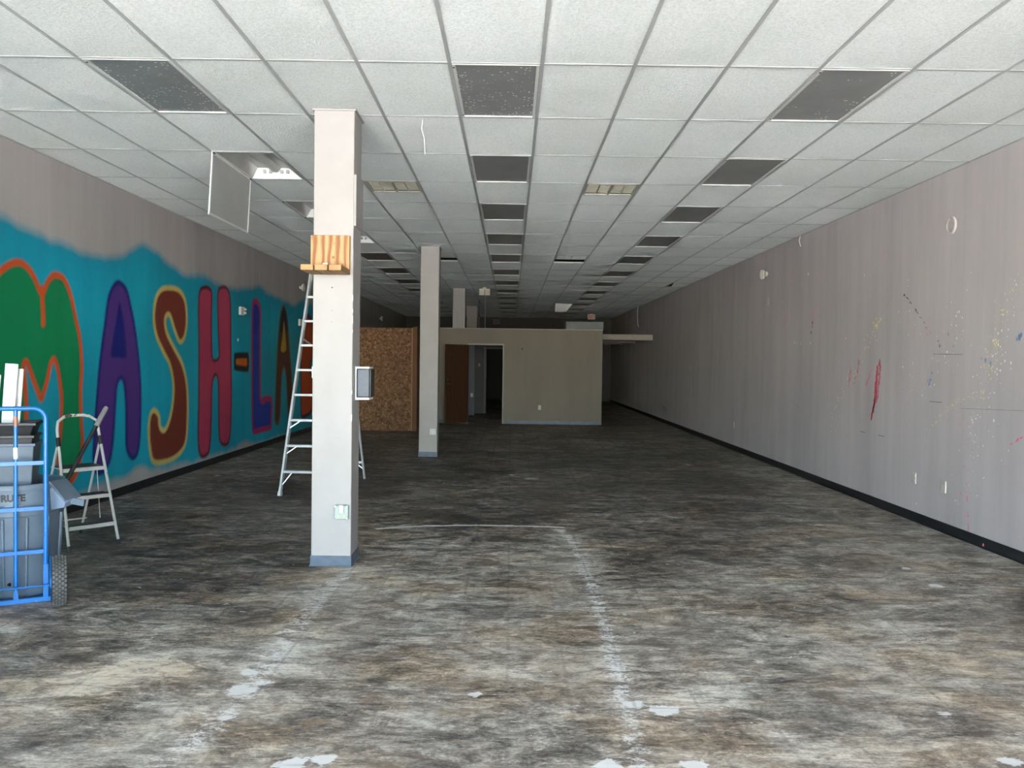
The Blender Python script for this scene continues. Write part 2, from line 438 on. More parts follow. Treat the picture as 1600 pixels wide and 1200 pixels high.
# ------------------------------------------------------------------ floor
tracks = [  # polyline of wall adhesive on the slab, photo measure -> floor metres ; half width
 ([(590,826),(660,822),(760,821),(880,824)], .035, 1.0),
 ([(872,826),(895,850),(908,880),(922,915),(936,955),(950,1000),(964,1050),(980,1105),(994,1160),(1005,1230)], .085, .58),
 ([(548,888),(520,915),(492,950),(462,990),(430,1030),(398,1066),(352,1110),(300,1160),(240,1215)], .12, .52)]
patches_t = [([(60,1085),(100,1060),(150,1045),(190,1025),(240,1018),(285,1030),(292,1045),(240,1062),(190,1078),(110,1088)], 1.0),
 ([(590,840),(640,830),(860,830),(900,900),(940,1000),(965,1080),(880,1060),(700,1100),(600,1080),(560,1000)], .22),
 ([(960,960),(1100,940),(1300,1000),(1500,1130),(1600,1230),(1100,1230),(1010,1150)], .30)]
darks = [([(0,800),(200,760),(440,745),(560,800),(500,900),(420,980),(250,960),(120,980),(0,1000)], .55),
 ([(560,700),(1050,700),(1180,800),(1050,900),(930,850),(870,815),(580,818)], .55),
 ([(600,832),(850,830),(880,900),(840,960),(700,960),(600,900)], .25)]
spots = [(390,1051,.042),(378,1078,.065),(412,1067,.03),(352,1122,.03),(1038,1110,.062),(455,1194,.06),(505,1187,.05),(743,1085,.03),
 (1580,1190,.04),(950,1196,.05),(1085,1197,.05),(990,1100,.05),(1475,1115,.03),(1462,915,.05),(1415,888,.04),(1280,820,.04),(830,748,.09),(800,742,.05),(340,743,.04),(378,735,.04),(328,764,.03)]
tr3 = [(smooth_poly([on_floor(*p) for p in P], False, 4), w, a) for P, w, a in tracks]
pt3 = [(smooth_poly([on_floor(*p) for p in P]), a) for P, a in patches_t]
dk3 = [(smooth_poly([on_floor(*p) for p in P]), a) for P, a in darks]
sp3 = [(*on_floor(x, y), r) for x, y, r in spots]
def floor_col(x, y):
    R = np.zeros(x.shape); G = np.zeros(x.shape); B = np.zeros(x.shape)
    m = (y > 2.6) & (y < 15.5); xs, ys = x[m], y[m]; r = R[m]; g = G[m]; b = B[m]
    for P, w, a in tr3:
        d = seg_dist(xs, ys, P, False); r = np.maximum(r, a*np.exp(-(d/w)**2)); g = np.maximum(g, .45*np.exp(-(d/(w*2.4))**2))
    for P, a in pt3: g = np.maximum(g, a*sstep(seg_dist(xs, ys, P), .35))
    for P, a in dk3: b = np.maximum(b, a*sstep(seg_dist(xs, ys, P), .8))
    for cx, cy, rr in sp3:
        th = np.arctan2(ys-cy, xs-cx); q = np.hypot(xs-cx, (ys-cy)*1.15)
        r = np.maximum(r, 1.5*sstep(q-rr*(1+.18*np.sin(3*th+cx*9)+.1*np.sin(7*th+cy)), .05))
    R[m] = r; G[m] = g; B[m] = b
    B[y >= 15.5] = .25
    return np.stack([R, G, B], -1)
fy = np.concatenate([[FRONT, 1, 2.5], np.arange(2.9, 13, .028), np.arange(13, 20, .12), np.linspace(20.2, BACK, 12)])
fx = np.linspace(X0, X1, 300)
fl = grid_object('floor', fx, fy, lambda u, v: np.stack([u, v, 0*u], -1), M_floor, floor_col, 'residue')
tag(fl, 'scraped bare shop floor with dark adhesive smears, pale trails and white blobs', 'floor', kind='structure')

# ------------------------------------------------------------------ left wall with the mural
def crop(P): return [(x/2.728, 320+y/2.728) for x, y in P]
def wallpts(P): return np.array([on_x(x, y, X0) for x, y in P])
TEAL_TOP = [(-120,250),(-60,300)] + crop([(0,40),(60,66),(150,122),(250,168),(350,202),(450,222),(520,215),(560,188),(610,174),(650,192),(700,232),(780,290),(860,306),(950,345),(1040,362),(1075,355),(1105,342),(1140,372),(1190,402),(1250,425),(1290,408),(1320,416)]) + [(492,476)]
TEAL_BOT = [(-120,900),(0,830),(100,783),(150,758),(175,749),(196,744),(208,734),(220,731),(240,735),(258,731),(275,724),(290,718),(300,724),(330,712),(365,700),(385,690),(400,692),(430,684),(465,676),(492,668)]
LET = []
M_out = [(-32,470),(-12,432),(5,414),(20,406),(33,406),(46,416),(57,434),(65,453),(72,438),(82,426),(92,426),(102,434),(112,458),(120,495),(127,530),(130,575),(128,610),(129,655),(131,690),(128,715),(121,742),(110,757),(99,758),(92,740),(88,717),(91,685),(93,655),(93,613),(84,566),(74,604),(64,628),(52,602),(40,570),(42,600),(44,645),(42,700),(38,760),(20,790),(-5,775),(-22,700),(-32,560)]
LET.append((M_out, (.0,.20,.075), (.56,.075,.012), .062, 5))
A_out = crop([(505,322),(478,345),(458,400),(445,500),(430,610),(418,720),(405,880),(396,1020),(396,1110),(412,1150),(440,1145),(468,1100),(482,1030),(490,930),(496,830),(502,770),(515,745),(527,772),(534,860),(535,950),(537,1040),(560,1087),(585,1070),(598,1000),(603,850),(598,700),(580,540),(562,440),(540,355)])
LET.append((A_out, (.075,.028,.20), (.008,.012,.15), .055, 5))
S_out = crop([(720,345),(684,355),(660,400),(652,480),(663,560),(695,635),(722,690),(736,770),(732,850),(717,920),(700,952),(685,940),(680,895),(660,867),(640,885),(630,950),(635,1040),(652,1102),(700,1104),(755,1078),(793,1020),(803,900),(800,770),(780,675),(745,605),(714,540),(708,490),(722,478),(742,540),(765,592),(788,570),(799,500),(793,410),(765,358)])
LET.append((S_out, (.17,.030,.018), (.55,.44,.13), .062, 5))
H_out = crop([(872,345),(850,365),(844,450),(846,600),(845,800),(843,1000),(852,1070),(875,1076),(895,1040),(903,900),(906,770),(918,730),(929,765),(931,950),(937,1010),(957,1029),(980,1000),(988,850),(986,600),(984,420),(972,357),(948,345),(928,368),(927,480),(931,600),(932,645),(918,657),(906,640),(903,500),(904,380),(893,352)])
LET.append((H_out, (.44,.045,.10), (.10,.008,.02), .05, 5))
HY = crop([(1003,632),(1050,630),(1060,640),(1060,700),(1050,712),(1003,705),(998,690),(998,645)])
LET.append((HY, (.60,.14,.01), (.012,.012,.02), .10, 3))
L_out = crop([(1085,400),(1074,430),(1070,600),(1071,800),(1074,950),(1083,978),(1120,968),(1155,955),(1160,890),(1159,825),(1140,815),(1114,822),(1112,700),(1112,560),(1113,450),(1102,408)])
LET.append((L_out, (.015,.05,.33), (.42,.03,.12), .10, 4))
A2_out = crop([(1210,428),(1195,460),(1185,560),(1177,700),(1171,850),(1171,925),(1184,940),(1194,905),(1199,800),(1204,715),(1212,700),(1219,740),(1224,850),(1230,930),(1246,930),(1249,860),(1245,740),(1236,620),(1225,480)])
LET.append((A2_out, (.075,.025,.018), (.13,.10,.03), .07, 4))
B_out = crop([(1291,466),(1282,520),(1281,650),(1281,780),(1283,900),(1305,905),(1330,880),(1338,800),(1334,740),(1322,695),(1335,640),(1338,560),(1330,490),(1312,464)])
LET.append((B_out, (.50,.075,.02), (.045,.01,.05), .08, 4))
def mural_col(y, z):
    C = np.tile(np.array([.38,.355,.348]), (len(y), 1))
    m = (y > 3.0) & (y < 20.2); ys, zs = y[m], z[m]; c = C[m]
    tp = wallpts(TEAL_TOP); bt = wallpts(TEAL_BOT)
    tp = tp[np.argsort(tp[:, 0])]; bt = bt[np.argsort(bt[:, 0])]
    top = np.interp(ys, tp[:, 0], tp[:, 1]); bot = np.interp(ys, bt[:, 0], bt[:, 1])
    wob = .018*np.sin(ys*3.1)+.012*np.sin(ys*8.7+np.sin(ys*2.3)*2)+.006*np.sin(ys*23+zs*9)
    f = np.clip(.5+(top+wob-zs)/.12, 0, 1)*np.clip(.5+(zs-bot-wob)/.10, 0, 1)*np.clip((ys-3.2)/.5, 0, 1)
    teal = np.array([.004,.30,.40]); teal2 = np.array([.004,.36,.50])
    tt = .5+.25*np.sin(ys*1.7+zs*2.1)+.25*np.sin(zs*3.3-ys*.9+2)
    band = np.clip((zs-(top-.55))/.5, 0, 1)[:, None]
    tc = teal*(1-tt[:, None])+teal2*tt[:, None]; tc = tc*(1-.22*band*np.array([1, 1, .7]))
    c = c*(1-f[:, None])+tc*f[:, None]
    def lay(c, mask, colr): mask = np.clip(mask, 0, 1)[:, None]; return c*(1-mask)+np.array(colr)*mask
    for P, fill, line, lw, n in LET:
        Q = wallpts(smooth_poly(P, True, n)); lo = Q.min(0)-.2; hi = Q.max(0)+.2
        k = (ys > lo[0]) & (ys < hi[0]) & (zs > lo[1]) & (zs < hi[1])
        d = seg_dist(ys[k], zs[k], Q); cc = c[k]
        cc = lay(cc, sstep(d-.005, .035), line); cc = lay(cc, sstep(d+lw, .03), fill); c[k] = cc
    def poly(P, colr, soft=.03, smooth=True):
        nonlocal c
        Q = wallpts(smooth_poly(P, True, 4) if smooth else P); lo = Q.min(0)-.1; hi = Q.max(0)+.1
        k = (ys > lo[0]) & (ys < hi[0]) & (zs > lo[1]) & (zs < hi[1])
        c[k] = lay(c[k], sstep(seg_dist(ys[k], zs[k], Q), soft), colr)
    def line(P, colr, w):
        nonlocal c
        Q = wallpts(smooth_poly(P, False, 4)); lo = Q.min(0)-.2; hi = Q.max(0)+.2
        k = (ys > lo[0]) & (ys < hi[0]) & (zs > lo[1]) & (zs < hi[1])
        c[k] = lay(c[k], sstep(seg_dist(ys[k], zs[k], Q, False)-w, .03), colr)
    line([(65,450),(66,465),(67,485),(67.5,506)], (.56,.075,.012), .035)
    poly(crop([(510,418),(494,500),(478,600),(474,645),(505,652),(538,650),(536,590),(527,500)]), (.006,.012,.16), .04)
    poly(crop([(1211,492),(1204,560),(1197,615),(1203,628),(1214,626),(1220,612),(1217,560)]), (.48,.33,.04), .03)
    poly(crop([(1210,436),(1200,470),(1193,530),(1203,545),(1210,495),(1217,540),(1227,530),(1221,470)]), (.006,.006,.02), .05)
    poly(crop([(1086,425),(1079,470),(1080,540),(1092,550),(1104,520),(1104,460)]), (.01,.03,.30), .08)
    line(crop([(1120,822),(1156,822)]), (.42,.03,.12), .03)
    C[m] = c; return C
wy = np.concatenate([np.arange(FRONT, 2.9, .8), np.arange(3.0, 6.3, .05), np.arange(6.3, 9.5, .018), np.arange(9.5, 20.3, .033), np.linspace(20.6, BACK, 10)])
wz = np.linspace(0, CEIL, 240)
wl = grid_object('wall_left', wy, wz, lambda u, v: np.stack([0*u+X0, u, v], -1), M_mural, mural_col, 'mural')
tag(wl, 'long left wall with a teal spray-painted mural of bubble letters', 'wall', kind='structure')
def struct(mb, name, mat, label, cat, **k):
    return tag(mb.build(name, mat, **k), label, cat, kind='structure')
wr = struct(MB().quad((X1,FRONT,0),(X1,BACK,0),(X1,BACK,CEIL),(X1,FRONT,CEIL)), 'wall_right', M_wall, 'long mauve-grey right wall spattered with pink, white and yellow paint', 'wall')
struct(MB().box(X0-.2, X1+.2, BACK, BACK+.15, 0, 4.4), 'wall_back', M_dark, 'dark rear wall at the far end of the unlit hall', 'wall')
struct(MB().box(X0-.3, X0-.002, FRONT-.3, BACK+.15, 0, 4.4), 'wall_outer', M_deck, 'black outer wall added behind the mural wall to keep sky light out', 'wall')  # outer walls added past ceiling height to shut out the sky
struct(MB().box(X1+.002, X1+.3, FRONT-.3, BACK+.15, 0, 4.4), 'wall_outer', M_deck, 'black outer wall added behind the right wall to keep sky light out', 'wall')
mb = MB().box(X0-.3, X1+.3, FRONT-.3, FRONT, 3.52, 4.4); mb.box(X0-.3, X0+.05, FRONT-.3, FRONT, 0, 3.52); mb.box(X1-.05, X1+.3, FRONT-.3, FRONT, 0, 3.52)
struct(mb, 'wall_front', M_colm, 'shop front header and piers behind the viewer', 'wall')
struct(MB().box(X0-.3, X1+.3, FRONT-.3, BACK+.15, 4.4, 4.5), 'trim_1', M_deck, 'black roof slab added above the hung ceiling to keep sky light out', 'roof')  # roof slab added so no bright sky shows through ceiling gaps
M_pave = paint('sunlit_concrete', (.55,.535,.51), .8, .06, .6)
struct(MB().box(-30, 30, -30, FRONT, -.12, -.01), 'trim_2', M_pave, 'pale concrete pavement outside the shop front', 'pavement')
bbm = MB().box(X1-.008, X1-.001, FRONT, BACK, 0, .1)
bbr = struct(bbm, 'baseboard_right', M_vinylblack, 'black vinyl baseboard along the right wall', 'baseboard')
MB().box(X1-.016, X1-.001, FRONT, BACK, 0, .012).build('base_toe', M_vinylblack, bbr)
struct(MB().box(X0+.001, X0+.009, FRONT, 19.6, 0, .1), 'baseboard_left', M_vinylblack, 'black vinyl baseboard under the mural wall', 'baseboard')

# paint flecks thrown at the right wall (flat dried paint, one mesh per colour)
def blob(mb, Y, Z, r, ex=1.0, n=7):
    ph = random.random()*6; vs = []; r *= .8
    for k in range(n):
        a = 2*math.pi*k/n; q = r*(.75+.4*random.random())
        vs.append((X1-.0016, Y+q*math.cos(a+ph)*1.0, Z+q*ex*math.sin(a+ph)))
    mb.quad(*vs)
def streak(mb, pts, w, gap=0.0, jit=.01):
    Q = [on_x(x, y, X1) for x, y in pts]
    for (a, b) in zip(Q[:-1], Q[1:]):
        n = max(2, int(math.dist(a, b)/.03))
        for i in range(n):
            if random.random() < gap: continue
            t0 = i/n; t1 = (i+1.15)/n; w0 = w*(.5+random.random())
            p = (a[0]+(b[0]-a[0])*t0+random.gauss(0, jit), a[1]+(b[1]-a[1])*t0); q = (a[0]+(b[0]-a[0])*t1+random.gauss(0, jit), a[1]+(b[1]-a[1])*t1)
            mb.quad((X1-.0015, p[0]-w0, p[1]), (X1-.0015, p[0]+w0, p[1]), (X1-.0015, q[0]+w0*.8, q[1]), (X1-.0015, q[0]-w0*.8, q[1]))
def spray(mb, pts, n, sig, r, ex=1.2):
    Q = [on_x(x, y, X1) for x, y in pts]
    for _ in range(n):
        k = random.randrange(len(Q)-1); t = random.random(); a, b = Q[k], Q[k+1]
        blob(mb, a[0]+(b[0]-a[0])*t+random.gauss(0, sig), a[1]+(b[1]-a[1])*t+random.gauss(0, sig), r*(.35+random.random()**2*1.2), ex)
pk, wt, ye, bk, bl = MB(), MB(), MB(), MB(), MB()
for off in (0, 3, -2): streak(pk, [(1375,561),(1373+off,575),(1370+off,600),(1369+off,622),(1364,640),(1361,656)], .016, .05)
streak(pk, [(1362,577),(1358,590),(1353,602)], .012, .2); streak(pk, [(1331,566),(1328,590),(1324,612)], .014, .35); streak(pk, [(1343,562),(1340,585),(1334,600)], .012, .5)
streak(pk, [(1298,412),(1291,430),(1285,446)], .012, .5); streak(pk, [(1277,470),(1271,492),(1266,512)], .012, .5); streak(pk, [(1240,425),(1236,450),(1229,490),(1225,520)], .01, .75)
streak(pk, [(1600,680),(1590,688),(1579,695)], .014, .2); streak(pk, [(1509,753),(1510,775),(1512,800),(1513,830),(1517,849)], .006, .5)
spray(pk, [(1380,390),(1378,400)], 10, .03, .008); spray(pk, [(1318,560),(1310,590),(1290,640)], 60, .12, .007); spray(pk, [(1480,560),(1440,600),(1400,640)], 50, .2, .007)
spray(pk, [(1460,478),(1420,590)], 18, .06, .009); spray(pk, [(1500,640),(1512,700),(1509,820)], 60, .07, .007); spray(pk, [(1240,430),(1225,560)], 40, .08, .008)
spray(ye, [(1378,496),(1366,515),(1350,545),(1335,590)], 90, .05, .010); spray(ye, [(1377,498),(1365,515)], 10, .012, .022)
spray(ye, [(1590,440),(1575,470),(1560,510),(1555,560),(1530,620)], 110, .06, .009); spray(ye, [(1540,612),(1500,625),(1475,645),(1447,672)], 90, .02, .008)
spray(ye, [(1240,430),(1226,470),(1212,520)], 40, .08, .010)
spray(wt, [(1238,537),(1275,534),(1325,530)], 8, .01, .014); spray(wt, [(1400,480),(1430,540),(1420,600)], 50, .16, .007); spray(wt, [(1500,470),(1500,500),(1480,550),(1440,600)], 70, .12, .008)
spray(wt, [(1580,470),(1560,540),(1540,600),(1520,700)], 120, .12, .008); spray(wt, [(1560,640),(1540,700),(1500,760)], 70, .15, .006); spray(wt, [(1330,590),(1300,640),(1295,680)], 90, .12, .007)
spray(wt, [(1160,510),(1170,550)], 20, .2, .01)
for x, y, r in ((1263,428,.025),(1351,430,.012),(1499,487,.012),(1480,550,.014),(1560,539,.012),(1580,567,.014),(1553,657,.016),(1518,426,.008),(1411,573,.012),(1493,782,.010),(1432,787,.010),(1560,521,.01)):
    blob(wt, *on_x(x, y, X1), r, 1.3)
streak(bk, [(1413,460),(1420,468),(1428,480),(1438,495),(1445,505)], .010, .55); blob(bk, *on_x(1413,461,X1), .022); blob(bk, *on_x(1422,473,X1), .012)
spray(bk, [(1445,505),(1460,530),(1475,548)], 14, .02, .008); spray(bk, [(1270,500),(1268,520)], 8, .02, .02)
for (p, q, w) in (((1458,553),(1505,554),.002),((1452,627),(1472,629),.0025),((1500,638),(1600,642),.0012),((1344,674),(1352,676),.003),((1372,680),(1382,682),.003),((1235,625),(1252,640),.0015)):
    a = on_x(*p, X1); b = on_x(*q, X1); bk.quad((X1-.0014, a[0], a[1]-w), (X1-.0014, b[0], b[1]-w), (X1-.0014, b[0], b[1]+w), (X1-.0014, a[0], a[1]+w))
for x, y, r in ((1454,592,.026),(1452,600,.022),(1456,583,.02),(1450,595,.012),(1593,527,.028),(1596,523,.02),(1589,530,.015),(1540,563,.022),(1548,568,.02),(1534,560,.012),(1482,522,.018),(1490,541,.012)): blob(bl, *on_x(x, y, X1), r, 1.5, 9)
for mbx, c, nm in ((pk,(.75,.10,.16),'pink'),(wt,(.75,.76,.72),'white'),(ye,(.72,.62,.22),'yellow'),(bk,(.015,.015,.015),'black'),(bl,(.17,.25,.42),'blue')):
    o = mbx.build('paint_splatter', paint(nm+'_splatter', c, .4), wr, split=False); o['kind'] = 'stuff'; o['label'] = nm + ' paint flecks and runs'
o = MB().box(X1-.0108, X1-.009, 7.62, 7.64, .02, .045).build('paint_drip', paint('pink_drip', (.7,.2,.25)), bbr)
# torn patch of wallboard far down the right wall
mb = MB(); mb.quad((X1-.003,24.15,.56),(X1-.003,23.95,.62),(X1-.003,23.85,.5),(X1-.003,23.4,.44),(X1-.003,23.3,.28),(X1-.003,23.6,.34),(X1-.003,23.95,.40)); mb.build('torn_plaster_patch', M_board, wr)
mb = MB()
for k in range(9): blob(mb, 26+k*.55, .86+.01*k, .03, .7)
for k in range(4): blob(mb, 25.6, .75-.12*k, .03, 2.5)
mb.build('plaster_nicks', paint('nick', (.35,.36,.36)), wr, split=False)['kind'] = 'stuff'

# ------------------------------------------------------------------ ceiling
GX, GY, TW, TL = -.43249, 4.37405, .6096, 1.2192
ROWS = range(-9, 27); CC = range(-7, 8)
def cx0(c): return max(X0, GX+c*TW)
def cx1(c): return min(X1, GX+(c+1)*TW)
def ry0(r): return max(FRONT, GY+r*TL)
def ry1(r): return min(BACK, GY+(r+1)*TL)
ceil = empty('ceiling', (0,0,CEIL), 0, 'hung ceiling of white acoustic tiles in a metal grid', 'ceiling'); ceil['kind'] = 'structure'
LIGHTS = {(c, r) for c in (-4, 0, 4) for r in range(1, 26, 2)}
REG = {(-2, 4): 0, (2, 4): 0, (2, 9): 1, (-2, 9): 1}
def tile_geo(mb, x0, x1, y0, y1, sag, z=.002):
    nx, ny = 3, 4; vs = []
    for j in range(ny+1):
        for i in range(nx+1):
            u, v = i/nx, j/ny
            vs.append((x0+(x1-x0)*u, y0+(y1-y0)*v, z+.0-sag*16*u*(1-u)*v*(1-v)*.5))
    mb.add(vs, [(j*(nx+1)+i, j*(nx+1)+i+1, (j+1)*(nx+1)+i+1, (j+1)*(nx+1)+i) for j in range(ny) for i in range(nx)])
tmesh = {}
def get_tile(w, l, s):
    k = (round(w, 3), round(l, 3), s)
    if k not in tmesh:
        mb = MB(); tile_geo(mb, 0, w, 0, l, (.004, .012, .020, .008)[s], .002)
        me = mb.mesh('ceiling_tile'); me.materials.append(M_tile)
        for p in me.polygons: p.use_smooth = True
        tmesh[k] = me
    return tmesh[k]
cells = [(c, r) for r in ROWS for c in CC if (c, r) not in LIGHTS]
inview = [x for x in cells if x[1] >= 0][:300]; ivs = set(inview)
rest = MB()
for c, r in cells:
    x0, x1, y0, y1 = cx0(c), cx1(c), ry0(r), ry1(r)
    if x1-x0 < .03 or y1-y0 < .03: continue
    if (c, r) in REG:
        if REG[(c, r)] == 0: y0 = y0+TL/2
        else: y1 = y1-TL/2
    if (c, r) in ivs:
        o = bpy.data.objects.new('ceiling_tile', get_tile(x1-x0, y1-y0, random.choice((0, 1, 1, 2, 3)) if r > 3 else random.choice((0, 0, 3, 1))))
        COL.objects.link(o); o.parent = ceil; o.location = (x0, y0, 0)
        if (c, r) == (7, 13):
            o.location = (x0+.02, y0-.06, -.004); o.rotation_euler = (0, math.radians(-1), math.radians(-7)); o['label'] = 'slipped tile leaving a dark gap'
    else: tile_geo(rest, x0, x1, y0, y1, .01)
o = rest.build('ceiling_tile', M_tile, ceil, smooth=True, split=False); o['kind'] = 'stuff'; o['label'] = 'farther tiles'
for c in range(-6, 8):
    x = GX+c*TW; mb = MB().box(x-.012, x+.012, FRONT, BACK, -.004, 0.0); mb.box(x-.002, x+.002, FRONT, BACK, 0, .035); mb.build('main_runner', M_tee, ceil)
for r in range(-9, 27):
    y = GY+r*TL
    if y < FRONT: continue
    mb = MB().box(X0, X1, y-.011, y+.011, -.003, .001); mb.box(X0, X1, y-.002, y+.002, 0, .03); mb.build('cross_tee', M_tee, ceil)
mb = MB().box(X0, X0+.022, FRONT, BACK, -.003, .001); mb.box(X1-.022, X1, FRONT, BACK, -.003, .001); mb.build('wall_angle', M_tee, ceil)

# ------------------------------------------------------------------ ceiling lights (2 x 4 ft troffers)
ORD = ['first','second','third','fourth','fifth','sixth','seventh','eighth','ninth','tenth','eleventh','twelfth','thirteenth']
ROWN = {-4: 'left', 0: 'middle', 4: 'right'}
A_, B_ = .014, .014           # inset of the fixture in its cell
def fixture_frame(t):
    w, l = TW-2*A_, TL-2*B_; fwd = .022; mb = MB()
    for x0, x1, y0, y1 in ((0, fwd, 0, l), (w-fwd, w, 0, l), (fwd, w-fwd, 0, fwd*.7), (fwd, w-fwd, l-fwd*.7, l)): mb.box(x0, x1, y0, y1, -.006, .006)
    return mb.build('frame', M_fix, t, bevel=.002, seg=1)
def closed_light(mat):
    t = empty('ceiling_light'); w, l = TW-2*A_, TL-2*B_
    fixture_frame(t)
    MB().box(.022, w-.022, .016, l-.016, .003, .007).build('lens', mat, t)
    MB().box(.004, .016, .05, .065, -.009, -.006).box(.004, .016, l-.065, l-.05, -.009, -.006).build('latch', M_black, t)
    return t
def open_light():
    t = empty('ceiling_light'); w, l = TW-2*A_, TL-2*B_; h = .10
    fixture_frame(t)
    mb = MB()   # housing: sloped reflector sides and flat top
    mb.quad((.02,.015,.0),(.10,.015,h),(.10,l-.015,h),(.02,l-.015,0)); mb.quad((w-.02,.015,0),(w-.10,.015,h),(w-.10,l-.015,h),(w-.02,l-.015,0))
    mb.quad((.10,.015,h),(w-.10,.015,h),(w-.10,l-.015,h),(.10,l-.015,h)); mb.build('reflector', M_refl, t)
    mb = MB(); mb.quad((.02,l-.012,0),(w-.02,l-.012,0),(w-.10,l-.09,h-.002),(.10,l-.09,h-.002)); mb.build('end_plate', M_whiteE, t)  # end plates painted whiter than the reflector, as if lit
    mb = MB(); mb.quad((.02,.012,0),(w-.02,.012,0),(w-.10,.05,h-.002),(.10,.05,h-.002)); mb.build('end_plate', M_whiteE, t)
    mb = MB(); cxm = w/2
    mb.add([(cxm-.06,.05,h-.004),(cxm-.02,.05,.05),(cxm+.02,.05,.05),(cxm+.06,.05,h-.004),(cxm-.06,l-.08,h-.004),(cxm-.02,l-.08,.05),(cxm+.02,l-.08,.05),(cxm+.06,l-.08,h-.004)],
           [(0,1,5,4),(1,2,6,5),(2,3,7,6),(0,3,2,1),(4,5,6,7)]); mb.build('ballast_cover', M_fix, t, bevel=.004)
    for k in (.17, .235, .355, .42):
        mb = MB().box(k-.014, k+.014, l-.085, l-.062, .045, .078); mb.lathe([(.009,l-.0865),(.009,l-.084)], 8, (k,0,.062), 'y'); mb.build('lamp_socket', M_tee, t)
    mb = MB().tube([(.16,.5,.085),(.2,.62,.07),(.19,.72,.08)], .002, 5); mb.tube([(.2,.3,.09),(.25,.33,.075),(.3,.33,.09)], .002, 5); mb.tube([(w-.14,.36,.09),(w-.17,.42,.08)], .002, 5)
    mb.build('loose_wire', M_wire, t)
    MB().box(.0, .012, .01, .05, -.02, -.004).box(.0, .012, l-.05, l-.01, -.02, -.004).build('hinge', M_black, t)
    return t
L0 = closed_light(M_lens); Ld = closed_light(M_lensd); Ldd = closed_light(M_lensdd); Lo = open_light()
first = {id(L0): 1, id(Ld): 1, id(Ldd): 1, id(Lo): 1}
for c in (-4, 0, 4):
    for k, r in enumerate(range(1, 26, 2)):
        opn = (c == -4 and r in (3, 5, 7))
        src = Lo if opn else (Ldd if (c, r) in ((-4, 1), (0, 1)) else (Ld if (c, r) == (4, 1) else L0))
        if first[id(src)]: o = src; first[id(src)] = 0
        else: o = copy_tree(src)
        o.location = (GX+c*TW+A_, GY+r*TL+B_, CEIL)
        kind = ('open ceiling light fixture without its lens' if opn else
                'speckled grey ceiling light panel' if r == 1 else 'flat dark grey ceiling light panel')
        tag(o, '%s, %s from the front in the %s row' % (kind, ORD[k], ROWN[c]), 'ceiling light', 'recessed ceiling lights')
# lens door hanging open below the second fixture of the left row
t = empty('light_lens_door', (GX-4*TW+.012, GY+3*TL+.012, CEIL), 0, 'grey lens door swung down and hanging from the open ceiling light', 'light cover')
hh = .575; ll = TL-.024; dr = -.03
MB().bar((0,.015,-.01),(dr,.015,-.01-hh),.010,.022,(0,1,0)).bar((0,ll-.015,-.01),(dr,ll-.015,-.01-hh),.010,.022,(0,1,0)).build('door_frame', M_whiteE, t)
MB().bar((dr,0,-.01-hh),(dr,ll,-.01-hh),.012,.022).bar((0,0,-.012),(0,ll,-.012),.010,.02).build('door_rail', M_fix, t)
MB().add([(-.004,.02,-.02),(-.004,ll-.02,-.02),(dr-.004,ll-.02,-hh),(dr-.004,.02,-hh),(.002,.02,-.02),(.002,ll-.02,-.02),(dr+.002,ll-.02,-hh),(dr+.002,.02,-hh)],
         [(0,1,2,3),(4,5,6,7),(0,1,5,4),(1,2,6,5),(2,3,7,6),(3,0,4,7)]).build('lens', paint('door_lens_grey', (.36,.375,.365), .4, .05), t)

# air registers
M_reg = paint('yellowed_register', (.42,.41,.33), .5, .15, 6)
def register(c, r, near, label):
    y0 = GY+r*TL+(0 if near else TL/2)
    t = empty('air_register', (GX+c*TW+.014, y0+.014, CEIL), 0, label, 'air vent', 'ceiling air registers')
    w = TW-.028; mb = MB()
    for x0, x1, a, b in ((0,.022,0,w),(w-.022,w,0,w),(.022,w-.022,0,.022),(.022,w-.022,w-.022,w),(w/2-.012,w/2+.012,.022,w-.022)): mb.box(x0, x1, a, b, -.005, .008)
    mb.build('frame', M_reg, t, bevel=.002, seg=1)
    MB().box(.02, w-.02, .02, w-.02, .045, .05).build('backing', M_reg, t)
    for x0, x1 in ((.022, w/2-.012), (w/2+.012, w-.022)):
        mb = MB()
        for k in range(6):
            yy = .05+k*.09; mb.bar(((x0), yy, .018), ((x1), yy, .018), .002, .04, (0,.6,.8))
        xm = (x0+x1)/2; mb.box(xm-.002, xm+.002, .022, w-.022, -.002, .03)
        mb.build('vane_panel', M_reg, t)
register(-2, 4, True, 'yellowed two-part ceiling vent right behind the near column')
register(2, 4, True, 'yellowed two-part ceiling vent between middle and right light rows, nearer one')
register(2, 9, True, 'small yellowed ceiling vent farther back, right of the middle light row')
register(-2, 9, True, 'dark ceiling vent just right of the second column top')

# drooping tile far back, thin wires
t = empty('fallen_ceiling_lens', (GX+3*TW, 27.6, CEIL), 0, 'pale panel drooping from the far ceiling beside the right light row', 'ceiling panel')
MB().add([(.02,0,-.01),(.58,-.02,-.02),(.42,.12,-.22),(.36,.14,-.27),(.02,.16,-.27),(.02,.012,-.01),(.58,-.008,-.02),(.42,.132,-.22),(.36,.152,-.27),(.02,.172,-.27)],
         [(0,1,2,3,4),(9,8,7,6,5),(0,5,6,1),(1,6,7,2),(2,7,8,3),(3,8,9,4),(4,9,5,0)]).build('panel', M_tile, t)
def wire(name, pts, r, label, mat=M_wire, cat='wire'):
    return tag(MB().tube(pts, r, 6).build(name, mat), label, cat)
wire('hanging_wire', [(-.742,6.9,CEIL-.004),(-.756,6.93,3.53),(-.735,6.95,3.45),(-.728,6.93,3.38),(-.722,6.9,3.31)], .0035, 'thin curly white wire hanging from the ceiling right of the near column')
